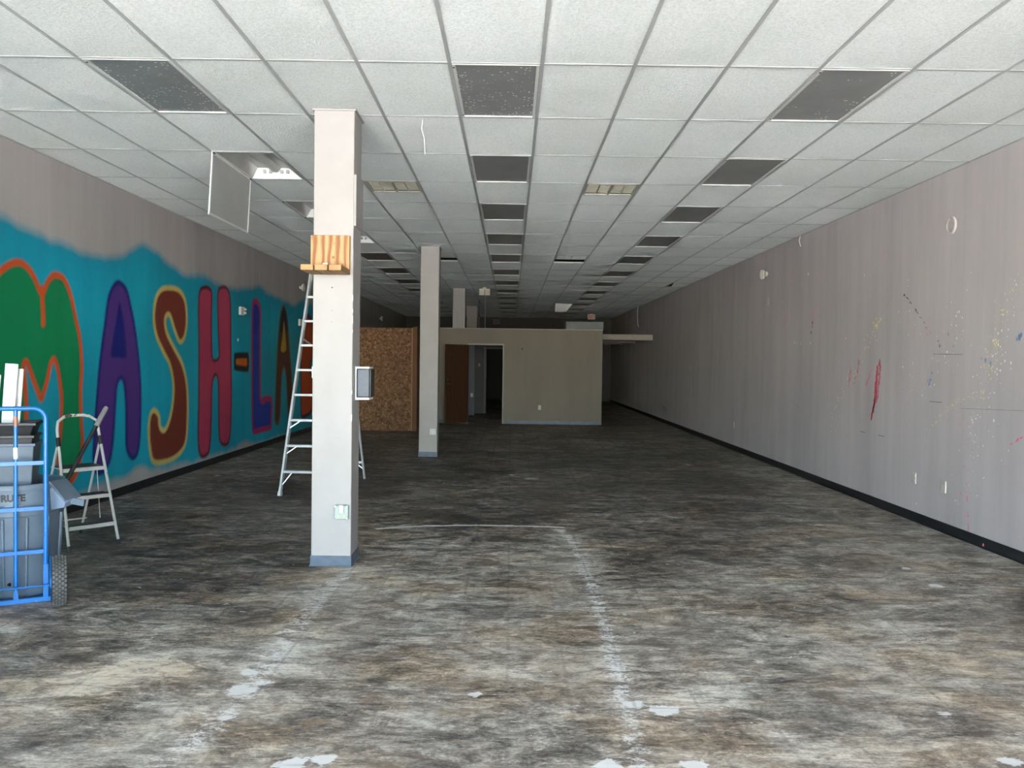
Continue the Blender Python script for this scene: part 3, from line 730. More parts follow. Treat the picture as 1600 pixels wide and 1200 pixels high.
wire('hanging_wire', [(4.28,12.6,CEIL-.004),(4.27,12.63,3.50),(4.285,12.6,3.42)], .006, 'short white wire end hanging where ceiling meets right wall')
wire('hanging_wire', [(4.1,27.5,CEIL-.004),(4.09,27.5,3.2),(4.1,27.5,2.95),(4.14,27.5,2.86)], .008, 'faint wire hanging high over the dark rear passage')

# ------------------------------------------------------------------ columns
def column(Y, z0, z1, label, base=True, w=(-1.562, -1.248), d=.32):
    t = empty('column', (0,0,0), 0, label, 'column', 'square columns in a line')
    MB().box(w[0], w[1], Y, Y+d, z0, z1).build('shaft', M_colm, t, bevel=.006, seg=2)
    MB().box(w[0]-.012, w[1]+.012, Y-.012, Y+d+.03, z1-.012, z1+.001).build('ceiling_trim', M_cold, t)
    if base:
        mb = MB().box(w[0]-.006, w[1]+.006, Y-.006, Y+d+.006, z0, z0+.085)
        mb.box(w[0]-.014, w[1]+.014, Y-.014, Y+d+.014, z0, z0+.01); mb.build('baseboard', M_vinylblue, t, bevel=.002, seg=1)
    return t
t1 = column(6.64, 0, CEIL-.005, 'nearest square column, pale, with the plywood shelf on it')
MB().box(-1.2485, -1.229, 6.642, 6.95, 2.685, 3.085).build('cover_plate', M_cold, t1, bevel=.003)
mb = MB()
for z, r in ((2.20,.006), (2.02,.003), (1.93,.003)): mb.lathe([(r,6.6385),(r,6.6395)], 8, (-1.412,0,z), 'y')
mb.build('screw_hole', M_black, t1)
mb = MB()
for z, h in ((2.12,.05),(2.02,.03),(1.95,.06),(1.86,.02),(1.38,.03),(1.18,.05)): mb.box(-1.252, -1.2472, 6.638, 6.646, z-h/2, z+h/2)
mb.build('chipped_edge', M_board, t1)
column(14.42, 0, CEIL-.005, 'second square column with a small white outlet near its foot')
column(22.455, 2.528, CEIL-.005, 'third square column rising out of the partition wall', False, (-1.57,-1.245))
column(29.5, 0, CEIL-.005, 'fourth and farthest square column, dim, behind the partition', True, (-1.575,-1.21))

# plywood shelf on the first column
t = empty('plywood_shelf', (-1.42, 6.62, 2.33), 0, 'knotty plywood board with three short lumber shelf pieces on the near column', 'shelf')
MB().box(-.153, .150, -.025, .018, -.03, .272).build('back_board', M_ply, t, bevel=.002, seg=1)
for x in (-.147, -.042, .062):
    MB().box(x, x+.092, -.362, -.026, -.035, .008).build('shelf_piece', M_2x4, t, bevel=.003, seg=1)
t = empty('junction_box', (-1.448, 6.55, 2.3385), 0, 'tiny white junction box sitting on the plywood shelf', 'box')
MB().box(-.022, .022, 0, .042, 0, .045).build('body', M_white, t, bevel=.006)
MB().box(-.006, .008, -.003, 0, .008, .022).build('knockout', M_black, t)

# wall boxes on the columns
def outlet(name, loc, rz, label, n=2, w=.075, h=.118, mat=M_plast, depth=.008, group='wall outlets'):
    t = empty(name, loc, rz, label, 'outlet', group)
    MB().box(-w/2, w/2, -depth, 0, -h/2, h/2).build('cover_plate', mat, t, bevel=.003)
    cols = (-w/4, w/4) if n == 4 else (0,)
    for cx in cols:
        for cz in (-.028, .024):
            MB().box(cx-.016, cx+.016, -depth-.003, -depth+.001, cz-.014, cz+.014).build('socket', mat, t, bevel=.003)
            mb = MB().box(cx-.008, cx-.005, -depth-.004, -depth-.0028, cz-.006, cz+.007); mb.box(cx+.005, cx+.008, -depth-.004, -depth-.0028, cz-.006, cz+.007); mb.build('slot', M_black, t)
    return t
t = empty('outlet_box', (-1.318, 6.64, .436), 0, 'square greenish-white outlet box with a plug, low on the near column', 'outlet')
MB().box(-.056, .056, -.042, 0, -.058, .055).build('box', paint('old_box', (.29,.345,.315), .5, .15, 10), t, bevel=.008)
for x in (-.05, .05):
    for z in (-.05, .05): MB().lathe([(.006,-.046),(.006,-.041)], 10, (x*.92,0,z*.95), 'y').build('corner_screw', M_chrome, t)
MB().box(-.012, .022, -.075, -.041, .0, .062).build('plug', M_white, t, bevel=.005)
mb = MB(); mb.box(-.03,-.015,-.0435,-.0415,-.04,-.02); mb.box(.015,.03,-.0435,-.0415,-.04,-.02); mb.build('slot', paint('tan_socket', (.5,.42,.2)), t)
outlet('wall_outlet', (-1.321, 14.42, .433), 0, 'white four-socket outlet low on the second column', 4, .1, .1, M_white, .03, None)

t = empty('wall_speaker', (-1.248, 6.75, 1.45), 0, 'slate-blue box with white rims on the right side of the near column', 'wall box')
MB().box(.012, .118, .0, .20, -.118, .118).build('body', paint('slate_plastic', (.022,.036,.055), .45, .25, 12), t, bevel=.012, seg=3)
MB().box(.004, .115, -.003, .20, .116, .131).build('rim', M_whiteE, t, bevel=.004)
MB().box(.004, .115, -.003, .20, -.134, -.116).build('rim', M_whiteE, t, bevel=.004)
MB().box(.005, .0125, -.003, .20, -.118, .118).build('side_strip', M_whiteE, t)
MB().box(-.0005, .005, .01, .19, -.14, .137).build('mounting_plate', M_cold, t)
MB().box(.1175, .128, .006, .19, -.112, .112).build('edge_bumper', M_black, t, bevel=.004)
t = empty('white_dispenser', (-1.562, 6.75, 1.53), 0, 'small rounded white box on the left side of the near column', 'wall box')
MB().box(-.034, -.003, 0, .09, -.048, .05).build('body', M_whiteE, t, bevel=.010, seg=3)
MB().box(-.003, .0, .01, .08, -.04, .04).build('mounting_plate', M_white, t)

# right wall fittings
R90 = -math.pi/2      # fitting built facing -y turned to face -x
outlet('wall_outlet', (X1, 8.98, .458), R90, 'cream two-socket outlet on right wall, left of the blank plate')
t = empty('blank_plate', (X1, 8.36, .455), R90, 'cream blank wall plate nearest the viewer on the right wall', 'wall plate')
MB().box(-.040, .040, -.012, 0, -.06, .06).build('plate', M_plast, t, bevel=.004); MB().lathe([(.004,-.014),(.004,-.011)], 8, (0,0,.03), 'y').lathe([(.004,-.014),(.004,-.011)], 8, (0,0,-.03), 'y').build('screw', M_chrome, t)
outlet('wall_outlet', (X1, 14.25, 2.72), R90, 'white outlet plate high on right wall under the round emergency lamp', mat=M_white)
outlet('wall_outlet', (X1, 16.28, .488), R90, 'white outlet plate low on right wall, about halfway down the hall', mat=M_white)
t = empty('round_wall_cover', (X1, 8.34, 3.042), R90, 'round grey cover ring high on the right wall', 'wall cover')
MB().lathe([(.086,0),(.086,-.016),(.078,-.022),(.070,-.022),(.064,-.012),(.002,-.012)], 32, (0,0,0), 'y').build('rim', paint('ring_paint', (.47,.44,.43), .35), t, smooth=True)
MB().lathe([(.062,-.012),(.060,-.017),(.002,-.018)], 28, (0,0,0), 'y').build('cover', M_wall, t, smooth=True)
def emerg(name, loc, rz, label):
    t = empty(name, loc, rz, label, 'emergency light')
    MB().lathe([(.03,0),(.03,-.03),(.02,-.035)], 16, (0,0,0), 'y').build('base', M_plast, t, smooth=True)
    MB().lathe([(.02,-.035),(.075,-.06),(.085,-.10),(.08,-.105)], 24, (0,0,0), 'y').build('reflector', M_plast, t, smooth=True)
    MB().lathe([(.078,-.1055),(.05,-.115),(.002,-.118)], 24, (0,0,0), 'y').build('lens', M_whiteE, t, smooth=True)
    MB().lathe([(.002,0),(.035,-.01),(.045,-.05),(.03,-.06)], 16, (.11,-.02,.0), 'y').build('side_lamp', M_plast, t, smooth=True)
    return t
emerg('emergency_light', (X1, 14.35, 3.185), R90-.0, 'cream round emergency lamp high on the right wall')
emerg('emergency_light', (X0, 18.25, 3.193), -R90, 'cream round emergency lamp high above the mural by the near column')
emerg('emergency_light', (X0, 29.3, 3.1), -R90, 'faint round lamp on the dark left wall above the wood-chip box')
t = empty('emergency_light', (-.72, 22.15, CEIL), 0, 'cream two-headed emergency light hanging from the ceiling over the partition', 'emergency light')
MB().box(-.04, .04, -.04, .04, -.035, -.004).build('canopy', M_plast, t)
for s in (-1, 1): MB().box(min(s*.005, s*.145), max(s*.005, s*.145), -.05, .03, -.215, -.035).build('lamp_head', M_plast, t, bevel=.02, seg=3)
MB().box(-.115, -.03, -.053, -.049, -.18, -.07).box(.03, .115, -.053, -.049, -.18, -.07).build('lens', paint('dull_lens', (.45,.42,.33)), t)
wire('hanging_wire', [(-.70,22.2,3.38),(-.695,22.2,3.0),(-.70,22.2,2.6),(-.69,22.35,2.53)], .004, 'thin cable dropping from the two-headed emergency light')

# left wall boxes
for Y, z, lab in ((14.3, 2.441, 'white outlet box with plugs on the mural above the painted dash'), (18.27, 2.436, 'white outlet box on the mural just left of the tall ladder')):
    t = empty('mural_outlet_box', (X0, Y, z), -R90, lab, 'outlet', 'outlet boxes on the mural')
    MB().box(-.10, .10, -.045, 0, -.07, .07).build('box', M_white, t, bevel=.006)
    for cz in (-.03, .03): MB().box(.02, .06, -.085, -.044, cz-.018, cz+.018).build('plug', M_plast, t, bevel=.005)
    MB().box(-.07, -.02, -.048, -.044, -.04, .04).build('socket', M_plast, t)
t = empty('cable_clip', (X0, 14.15, 1.95), -R90, 'tiny pale clip on the mural under the outlet box above the dash', 'clip')
MB().box(-.02, .02, -.015, 0, -.025, .025).build('clip', M_white, t, bevel=.004)

# ------------------------------------------------------------------ wood-chip board enclosure
OY = 19.72; OX1 = -2.30
t = empty('board_enclosure', (0, OY, 0), 0, 'tall enclosure of wood-chip boards against the left wall behind the columns', 'enclosure')
xs = [X0+.004, X0+.004+1.0, OX1-.001]
for a, b in zip(xs[:-1], xs[1:]): MB().box(a+.0015, b-.0015, 0, .018, .005, 2.405).build('osb_board', M_osb, t)
MB().box(OX1-.03, OX1, -.002, .04, 0, 2.41).build('corner_stud', M_2x4, t)
MB().box(OX1, OX1+.10, .03, .07, 0, 2.44).build('corner_stud', M_brown, t)
MB().box(OX1+.08, OX1+.098, .07, 2.6, .005, 2.41).build('osb_board', M_osb, t)
MB().box(X0+.004, OX1, .018, .07, 2.33, 2.37).build('top_rail', M_2x4, t)

# ------------------------------------------------------------------ partition
PY = 22.5; PT = .12; PH = 2.527
mb = MB(); mb.box(-2.19, -1.158, PY, PY+PT, 0, PH); mb.box(-.204, 2.43, PY, PY+PT, 0, PH); mb.box(-1.158, -.204, PY, PY+PT, 2.10, PH)
pw = struct(mb, 'wall_partition', M_part, 'brownish partition wall with a doorway across the middle of the hall', 'wall')
MB().box(-2.19, 2.43, PY-.004, PY+PT+.004, PH, PH+.012).build('top_cap', paint('cap_paint', (.5,.45,.40)), pw)
MB().lathe([(.022,-.004),(.022,0)], 10, (.29,PY,2.0), 'y').build('pipe_hole', M_black, pw)
struct(MB().box(-2.15, -1.18, PY-.008, PY-.001, 0, .1).box(-.15, 2.43, PY-.008, PY-.001, 0, .1), 'baseboard_partition', M_vinylblue, 'grey-blue vinyl baseboard along the partition', 'baseboard')
outlet('wall_outlet', (.777, PY, .445), 0, 'white outlet low on the partition wall right of the doorway', mat=M_white)
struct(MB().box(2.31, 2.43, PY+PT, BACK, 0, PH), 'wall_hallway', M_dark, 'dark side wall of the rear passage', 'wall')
bb = struct(MB().box(1.46, 2.46, PY+PT+.02, PY+PT+.9, PH+.02, 2.755), 'wall_bulkhead', paint('bulkhead_grey', (.15,.17,.165)), 'grey bulkhead block standing up behind the right end of the partition', 'wall')
# door frame and door
t = empty('door_1', (0, PY, 0), 0, 'open brown wooden door in the partition doorway', 'door'); t['kind'] = 'structure'
M_trimw = paint('scuffed_door_trim', (.36,.35,.32), .5, .1, 8, wear=(.1,.09,.08), wearamt=.66)
MB().box(-.224, -.196, -.015, PT+.01, 0, 2.13).build('jamb', M_trimw, t); MB().box(-1.168, -1.140, -.015, PT+.01, 0, 2.13).build('jamb', M_trimw, t)
MB().box(-1.14, -.224, -.015, PT+.01, 2.095, 2.13).build('head_jamb', M_trimw, t)
ang = math.atan2(-.70, -.565)
lf = MB().box(0, .88, -.022, .022, .03, 2.09).build('door_leaf', M_door, t, bevel=.002, seg=1)
lf.location = (-1.140, -.03, 0); lf.rotation_euler = (0, 0, ang)
def child(mb, name, mat, par, **k): return mb.build(name, mat, par, **k)
child(MB().lathe([(.03,.022),(.03,.03),(.014,.035),(.014,.06),(.028,.068),(.026,.09),(.01,.095)], 16, (.82,0,1.06), 'y'), 'knob', M_chrome, lf, smooth=True)
child(MB().lathe([(.028,.022),(.026,.035),(.01,.037)], 16, (.82,0,1.17), 'y'), 'deadbolt', M_chrome, lf, smooth=True)
child(MB().box(.76, .875, .0215, .025, 1.02, 1.21), 'lock_plate', M_black, lf)
child(MB().lathe([(.02,.022),(.02,.0235)], 10, (.745,0,1.27), 'y'), 'old_hole', M_black, lf); child(MB().lathe([(.02,.022),(.02,.0235)], 10, (.745,0,.92), 'y'), 'old_hole', M_black, lf)
for z in (.25, 1.05, 1.85): MB().box(-1.150, -1.136, -.035, -.012, z-.045, z+.045).build('hinge', M_chrome, t)
# room beyond
mb = MB().box(-1.32, -1.12, 26.0, 26.12, 0, 2.5)
struct(mb, 'wall_stub', paint('stub_grey', (.10,.12,.15)), 'narrow grey-blue wall end seen through the partition doorway', 'wall')
outlet('wall_outlet', (-1.20, 26.0, .62), 0, 'tiny pale outlet on the narrow wall end inside the doorway', mat=M_white)
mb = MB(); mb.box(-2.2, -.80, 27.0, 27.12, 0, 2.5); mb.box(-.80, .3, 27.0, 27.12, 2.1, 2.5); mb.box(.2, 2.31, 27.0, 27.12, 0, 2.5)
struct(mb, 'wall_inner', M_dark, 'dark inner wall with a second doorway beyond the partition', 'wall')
t = empty('door_2', (0, 27, 0), 0, 'dim frame of a second doorway seen through the partition doorway', 'door'); t['kind'] = 'structure'
M_dimtrim = paint('dim_trim', (.09,.095,.10))
MB().box(-.86, -.79, -.02, .13, 0, 2.12).build('jamb', M_dimtrim, t); MB().box(-.79, .19, -.02, .13, 2.06, 2.12).build('head_jamb', M_dimtrim, t); MB().box(.16, .23, -.02, .13, 0, 2.06).build('jamb', M_dimtrim, t)
t = empty('light_switch', (-1.02, 27, 1.55), 0, 'small light switch beyond the partition doorway', 'switch')
MB().box(-.04, .04, -.01, 0, -.06, .06).build('plate', M_dimtrim, t); MB().box(-.008, .008, -.02, -.009, -.015, .015).build('toggle', M_plast, t)
t = empty('hanging_pipe', (-1.03, 26.6, 0), 0, 'thin conduit with a pale pipe end hanging inside the partition doorway', 'pipe')
MB().tube([(0,0,CEIL-.004),(0,0,3.0),(0,0,2.3)], .012, 8).build('conduit', M_dimtrim, t); MB().tube([(0,0,2.32),(0,0,2.1),(0,0,1.98)], .035, 10).build('pipe_end', M_dimtrim, t)
# headers over the rear passage
M_beam = paint('header_paint', (.34,.31,.27))
for k, (Y, z0, z1) in enumerate(((25.85, 2.375, 2.545), (29.6, 2.375, 2.445), (33.2, 2.40, 2.46))):
    o = struct(MB().box(2.432, X1-.002, Y, Y+.25, z0, z1), 'trim_%d' % (k+3), M_beam if k == 0 else paint('header_grey', (.2,.2,.19)), ('nearest','second','farthest')[k]+' horizontal header spanning the dark rear passage', 'beam')
    MB().box(X1-.03, X1-.001, Y-.012, Y+.26, z0-.005, z1+.005).build('end_cap', M_beam, o)
t = empty('door_knob', (2.432, 23.6, 0), 0, 'glinting door hardware on the edge of the dark passage', 'door hardware')
MB().box(0, .012, -.05, .05, 1.30, 1.52).build('plate', M_chrome, t); MB().lathe([(.015,0),(.015,.05),(.03,.06),(.028,.085),(.01,.09)], 14, (0,0,1.42), 'x').build('knob', M_chrome, t, smooth=True)
MB().lathe([(.02,0),(.02,.02),(.01,.025)], 14, (0,-.1,.95), 'x').build('lower_stop', M_chrome, t, smooth=True)

# exit signs
def text_mesh(s, size, width):
    cu = bpy.data.curves.new('t', 'FONT'); cu.body = s; cu.size = size; cu.extrude = .002; cu.offset = .0048*size/.1; cu.align_x = 'CENTER'; cu.align_y = 'CENTER'
    o = bpy.data.objects.new('t', cu); COL.objects.link(o); bpy.context.view_layer.update()
    me = bpy.data.meshes.new_from_object(o.evaluated_get(bpy.context.evaluated_depsgraph_get())); bpy.data.objects.remove(o)
    co = np.empty(len(me.vertices)*3); me.vertices.foreach_get('co', co); co = co.reshape(-1, 3)
    k = width/(co[:, 0].max()-co[:, 0].min()); co[:, 0] = (co[:, 0]-(co[:, 0].max()+co[:, 0].min())/2)*k
    return me, co
def exit_sign(loc, label, red, hang):
    t = empty('exit_sign', loc, 0, label, 'exit sign')
    MB().box(-.15, .15, -.03, .03, -.20, 0).build('housing', M_white if red else M_dimtrim, t, bevel=.006)
    MB().box(-.135, .135, -.033, -.029, -.185, -.015).build('face', M_white if red else M_dimtrim, t)
    me, co = text_mesh('EXIT', .15, .23)
    me.vertices.foreach_set('co', np.stack([co[:, 0], -.035+co[:, 2]*.5, co[:, 1]-.1], -1).ravel()); me.materials.clear()
    me.materials.append(paint('exit_red', (.75,.05,.03)) if red else paint('exit_dim', (.06,.05,.05)))
    o = bpy.data.objects.new('lettering', me); COL.objects.link(o); o.parent = t
    if hang: MB().box(-.05, .05, -.02, .02, 0, hang).build('mount', M_white, t)
exit_sign((3.11, 33.0, 3.565), 'small exit sign with red letters under the far ceiling on the right', True, .024)
exit_sign((-.66, BACK-.031, 3.51), 'unlit grey exit sign on the far wall above the partition', False, 0)

# ------------------------------------------------------------------ tall aluminium stepladder behind the near column
FL = Vector((-2.744, 10.051, 0)); wv = Vector((.9976, -.07, 0)); dv = Vector((.07, .9976, 0)); LH = 2.95; LW = .66; LS = 1.62
t = empty('tall_stepladder', FL+wv*(LW/2), 0, 'tall aluminium stepladder standing mostly hidden behind the near column', 'ladder')
o0 = FL+wv*(LW/2)
def lp(u, v, z): return Vector((0,0,0)) + wv*u + dv*v + Vector((0,0,z))
def front(side, z):
    k = z/LH; return lp(side*(LW/2*(1-k)+.17*k), .74*k, z)
def rear(side, z):
    k = z/LH; return lp(side*(.30*(1-k)+.14*k), LS*(1-k)+.86*k, z)
for s in (-1, 1):
    MB().bar(front(s, .0), front(s, LH), .028, .07, dv).build('front_rail', M_steel, t, bevel=.003, seg=1)
    MB().bar(rear(s, .0), rear(s, LH), .024, .035, dv).build('rear_rail', M_steel, t)
    MB().bar(front(s, 0)+Vector((0,0,.0)), front(s, .05), .036, .08, dv).build('foot', M_fix, t)
for i in range(9):
    z = .285+i*.305
    MB().bar(front(-1, z)+dv*.01, front(1, z)+dv*.01, .085, .028).build('step', M_steel, t, bevel=.003, seg=1)
    if i < 3 :
        for s in (-1, 1): MB().bar(front(s, z-(.17 if i == 0 else .10)), front(s, z-.012)-wv*s*(.11 if i == 0 else .12), .012, .012).build('brace', M_steel, t)
    if i % 2 == 0:
        MB().bar(rear(-1, z-.05), rear(1, z-.05), .02, .03).build('rear_brace', M_steel, t)
        for s in (-1, 1): MB().bar(rear(s, z-.15), rear(s, z-.06)-wv*s*.1, .01, .012).build('brace', M_steel, t)
MB().add([tuple(front(-1,LH)-wv*.02-dv*.05), tuple(front(1,LH)+wv*.02-dv*.05), tuple(rear(1,LH)+wv*.03+dv*.03), tuple(rear(-1,LH)-wv*.03+dv*.03)]+
         [tuple(Vector(p)+Vector((0,0,.05))) for p in (front(-1,LH)-wv*.02-dv*.05, front(1,LH)+wv*.02-dv*.05, rear(1,LH)+wv*.03+dv*.03, rear(-1,LH)-wv*.03+dv*.03)],
         [(0,1,2,3),(4,5,6,7),(0,1,5,4),(1,2,6,5),(2,3,7,6),(3,0,4,7)]).build('top_cap', M_steel, t)
MB().bar(front(1, 1.9), rear(1, 1.75), .012, .02).bar(front(-1, 1.9), rear(-1, 1.75), .012, .02).build('spreader', M_steel, t)

# ------------------------------------------------------------------ small white three-step stool ladder
F0 = Vector((-3.673, 7.021, 0)); F1 = Vector((-3.403, 7.337, 0)); sw = (F1-F0).normalized(); sb = Vector((-sw.y, sw.x, 0)); SW = (F1-F0).length
t = empty('step_stool', (F0+F1)/2, 0, 'chipped white three-step folding stool beside the grey bin', 'step stool')
def sp_(u, v, z): return sw*u + sb*v + Vector((0,0,z))
def fr(s, z): return sp_(s*(SW/2-.035*z), .335*z, z)
J = .90
for s in (-1, 1):
    MB().tube([fr(s, .035), fr(s, .5), fr(s, J)], .0125, 10).build('front_leg', M_lad, t, smooth=True)
    MB().tube([fr(s, .0), fr(s, .04)], .016, 10).build('rubber_foot', M_black, t, smooth=True)
    rb = sp_(s*(SW/2-.03), .71, .0); jt = fr(s, J)
    MB().tube([rb+(jt-rb)*.04, jt], .0115, 10).build('rear_leg', M_lad, t, smooth=True)
    MB().tube([rb, rb+(jt-rb)*.045], .015, 10).build('rubber_foot', M_black, t, smooth=True)
    MB().tube([fr(s, J-.045), fr(s, J+.03)], .019, 12).build('joint_clamp', M_black, t, smooth=True)
hp = [fr(-1, J), fr(-1, 1.0), sp_(-SW/2+.045, .345, 1.065), sp_(-SW/2+.10, .36, 1.105), sp_(-.06, .365, 1.115), sp_(.06, .365, 1.115), sp_(SW/2-.10, .36, 1.105), sp_(SW/2-.045, .345, 1.065), fr(1, 1.0), fr(1, J)]
MB().tube(hp, .0125, 10).build('handle_loop', M_lad, t, smooth=True)
mbg = MB().tube(hp[3:7], .0145, 10); mbg.build('worn_grip', paint('worn_grip', (.50,.50,.47), .6, .2, 30, wear=(.06,.04,.03), wearamt=.52), t, smooth=True)
for z, dpt in ((.19, .10), (.43, .12), (.665, .25)):
    a = fr(-1, z); b = fr(1, z); k = MB(); up = Vector((0,0,1))
    for (p0, p1, d0, d1, z0, z1, nm, mm) in ((a, b, -.012, dpt, -.006, .004, 'step', M_lad), (a, b, -.016, -.006, -.028, .004, 'step_edge', M_lad), (a, b, -.004, dpt-.006, .004, .009, 'tread_mat', M_black)):
        q = [p0+sw*.012+sb*d0, p1-sw*.012+sb*d0, p1-sw*.012+sb*d1, p0+sw*.012+sb*d1]
        MB().add([v+up*z0 for v in q]+[v+up*z1 for v in q], [(3,2,1,0),(4,5,6,7),(0,1,5,4),(1,2,6,5),(2,3,7,6),(3,0,4,7)]).build(nm, mm, t)
for s in (-1, 1): MB().tube([fr(s, .645)+sb*.10-sw*s*.03, fr(s, .20)+sb*.22-sw*s*.03], .004, 6).build('link_rod', M_lad, t)
MB().tube([sp_(-SW/2+.03,.58,.16), sp_(SW/2-.03,.58,.16)], .007, 8).build('rear_crossbar', M_lad, t)

# ------------------------------------------------------------------ blue hand truck
HC = Vector((-3.232, 5.51, 0)); yaw = math.atan2(.49, .87)
t = empty('hand_truck', HC, yaw, 'bright blue tubular hand truck with a knobbly wheel in front of the bin', 'hand truck')
hw = .172; TH = 1.285
def arc(cx, cz, r, a0, a1, n=6): return [(cx+r*math.cos(math.radians(a0+(a1-a0)*i/n)), 0, cz+r*math.sin(math.radians(a0+(a1-a0)*i/n))) for i in range(n+1)]
pts = [(hw,0,.03),(hw,0,.6)] + arc(hw-.075, TH-.075, .075, 0, 90) + arc(-hw+.075, TH-.075, .075, 90, 180) + [(-hw,0,.6),(-hw,0,.03)]
MB().tube(pts, .0155, 12).build('frame_tube', M_blue, t, smooth=True)
MB().tube([(0,.002,.06),(0,.002,TH)], .0135, 12).build('centre_rail', M_blue, t, smooth=True)
MB().add([(-.018,-.012,.01),(.018,-.012,.01),(.018,.012,.01),(-.018,.012,.01),(-.010,-.012,.09),(.010,-.012,.09),(.010,.012,.09),(-.010,.012,.09)],[(0,1,5,4),(1,2,6,5),(2,3,7,6),(3,0,4,7),(0,3,2,1),(4,5,6,7)]).build('rail_foot', M_blue, t)
for z in (.925, .622, .335): MB().bar((-hw,-.004,z),(hw,-.004,z), .012, .028).build('crossbar', M_blue, t, bevel=.002, seg=1)
MB().tube([(-hw-.05,-.05,.115),(hw+.05,-.05,.115)], .006, 8).build('rear_rod', M_blue, t, smooth=True)
MB().box(-hw-.03, hw+.03, -.014, .018, .0, .032).build('base_bar', M_blue, t, bevel=.003, seg=1)
MB().box(-hw-.03, hw+.03, .018, .24, .0, .007).build('toe_plate', M_blue, t)
for s in (-1, 1):
    MB().box(min(s*(hw-.016), s*(hw+.016)), max(s*(hw-.016), s*(hw+.016)), -.022, -.014, .03, .25).build('side_plate', M_blue, t, bevel=.002, seg=1)
    MB().add([(s*(hw+.022),-.015,.30),(s*(hw+.022),-.19,.19),(s*(hw+.022),-.19,.13),(s*(hw+.022),-.015,.04),(s*(hw+.030),-.015,.30),(s*(hw+.030),-.19,.19),(s*(hw+.030),-.19,.13),(s*(hw+.030),-.015,.04)],
             [(0,1,2,3),(7,6,5,4),(0,1,5,4),(1,2,6,5),(2,3,7,6),(3,0,4,7)]).build('axle_bracket', M_blue, t)
    # wheel
    R = .163; cxw = s*.247; cy_, cz_ = -.165, R+.004
    prof = [(.085,-.036),(.115,-.046),(.140,-.045),(.155,-.034),(.160,-.015),(.161,0),(.160,.015),(.155,.034),(.140,.045),(.115,.046),(.085,.036)]
    wh = MB().lathe(prof, 40, (cxw,cy_,cz_), 'x').build('tyre', M_tire, t, smooth=True)
    mb = MB()
    for k in range(34):
        a0 = 2*math.pi*k/34
        for row, xo in enumerate((-.034, -.017, 0, .017, .034)):
            a = a0+(math.pi/34 if row % 2 else 0); rr = (.152 if abs(xo) > .03 else .1585); c_, s_ = math.cos(a), math.sin(a)
            ctr = Vector((cxw+xo, cy_+rr*c_, cz_+rr*s_)); rad = Vector((0, c_, s_)); tan = Vector((0, -s_, c_)); ax = Vector((1,0,0))
            vs = [ctr+ax*i*.0062+tan*j*.0085+rad*q for q in (-.002, .0055) for i, j in ((-1,-1),(1,-1),(1,1),(-1,1))]
            mb.add(vs, [(4,5,6,7),(0,1,5,4),(1,2,6,5),(2,3,7,6),(3,0,4,7)])
    o = mb.build('tread_lugs', M_lug, wh, split=False); o['kind'] = 'stuff'
    MB().lathe([(.086,-.03),(.08,-.012),(.03,-.02),(.025,-.045),(.012,-.046)] if s < 0 else [(.086,.03),(.08,.012),(.03,.02),(.025,.045),(.012,.046)], 24, (cxw,cy_,cz_), 'x').build('hub', M_fix, t, smooth=True)
for s in (-1, 1): MB().tube([(s*.20,-.165,.167),(s*.25,-.165,.167)], .009, 8).build('axle', M_black, t, smooth=True)
MB().tube([(0,.003,.955),(0,.003,1.03)], .0150, 12).build('sticker', paint('torn_sticker', (.7,.72,.72), .5, .2, 60, wear=(.05,.15,.4), wearamt=.55), t, smooth=True)
MB().tube([(0,.002,1.17),(0,.002,1.235)], .0139, 12).build('rust_patch', paint('rust', (.28,.13,.08)), t, smooth=True)

# ------------------------------------------------------------------ grey round bin on the toe plate and what it holds
BC = Vector((-3.39, 5.81, 0))
t = empty('rubbish_bin', BC, 0, 'big round grey plastic bin behind the blue hand truck, marked BRUTE', 'bin')
zb = .012
MB().lathe([(.225,zb+.01),(.235,zb),(.245,zb+.03),(.270,.55),(.272,.56),(.285,.565),(.288,.75),(.276,.75),(.262,.55),(.236,.05),(.01,.045)], 48).build('body', M_can, t, smooth=True)
MB().lathe([(.284,.742),(.305,.735),(.308,.75),(.300,.772),(.288,.776),(.277,.765),(.277,.745)], 48, close=True).build('rim', M_can, t, smooth=True)
for k in range(12):
    a = 2*math.pi*(k+.35)/12
    p0 = Vector((.246*math.cos(a), .246*math.sin(a), .06)); p1 = Vector((.274*math.cos(a), .274*math.sin(a), .55))
    MB().tube([p0, p1], [.009, .012], 8).build('rib', M_can, t, smooth=True)
me, co = text_mesh('BRUTE', .10, .175)
rad = .2885; a_mid = math.atan2(-BC.y, -BC.x) - .16
th = a_mid + co[:, 0]/rad
th = th; z = .688+co[:, 1]*.62
me.vertices.foreach_set('co', np.stack([(rad+co[:, 2]*.3)*np.cos(th), (rad+co[:, 2]*.3)*np.sin(th), z], -1).ravel()); me.materials.clear(); me.materials.append(paint('dark_print', (.006,.008,.011)))
o = bpy.data.objects.new('lettering', me); COL.objects.link(o); o.parent = t; o['label'] = 'dark raised word BRUTE'
mb = MB()
for z0, z1 in ((.632, .640), (.612, .622)):
    n = 12
    vs = []
    for i in range(n+1):
        a = a_mid - .11 + .36*i/n
        vs += [((rad+.001)*math.cos(a), (rad+.001)*math.sin(a), z0), ((rad+.001)*math.cos(a), (rad+.001)*math.sin(a), z1)]
    mb.add(vs, [(2*i, 2*i+2, 2*i+3, 2*i+1) for i in range(n)])
mb.build('emblem_bar', M_canl, t)
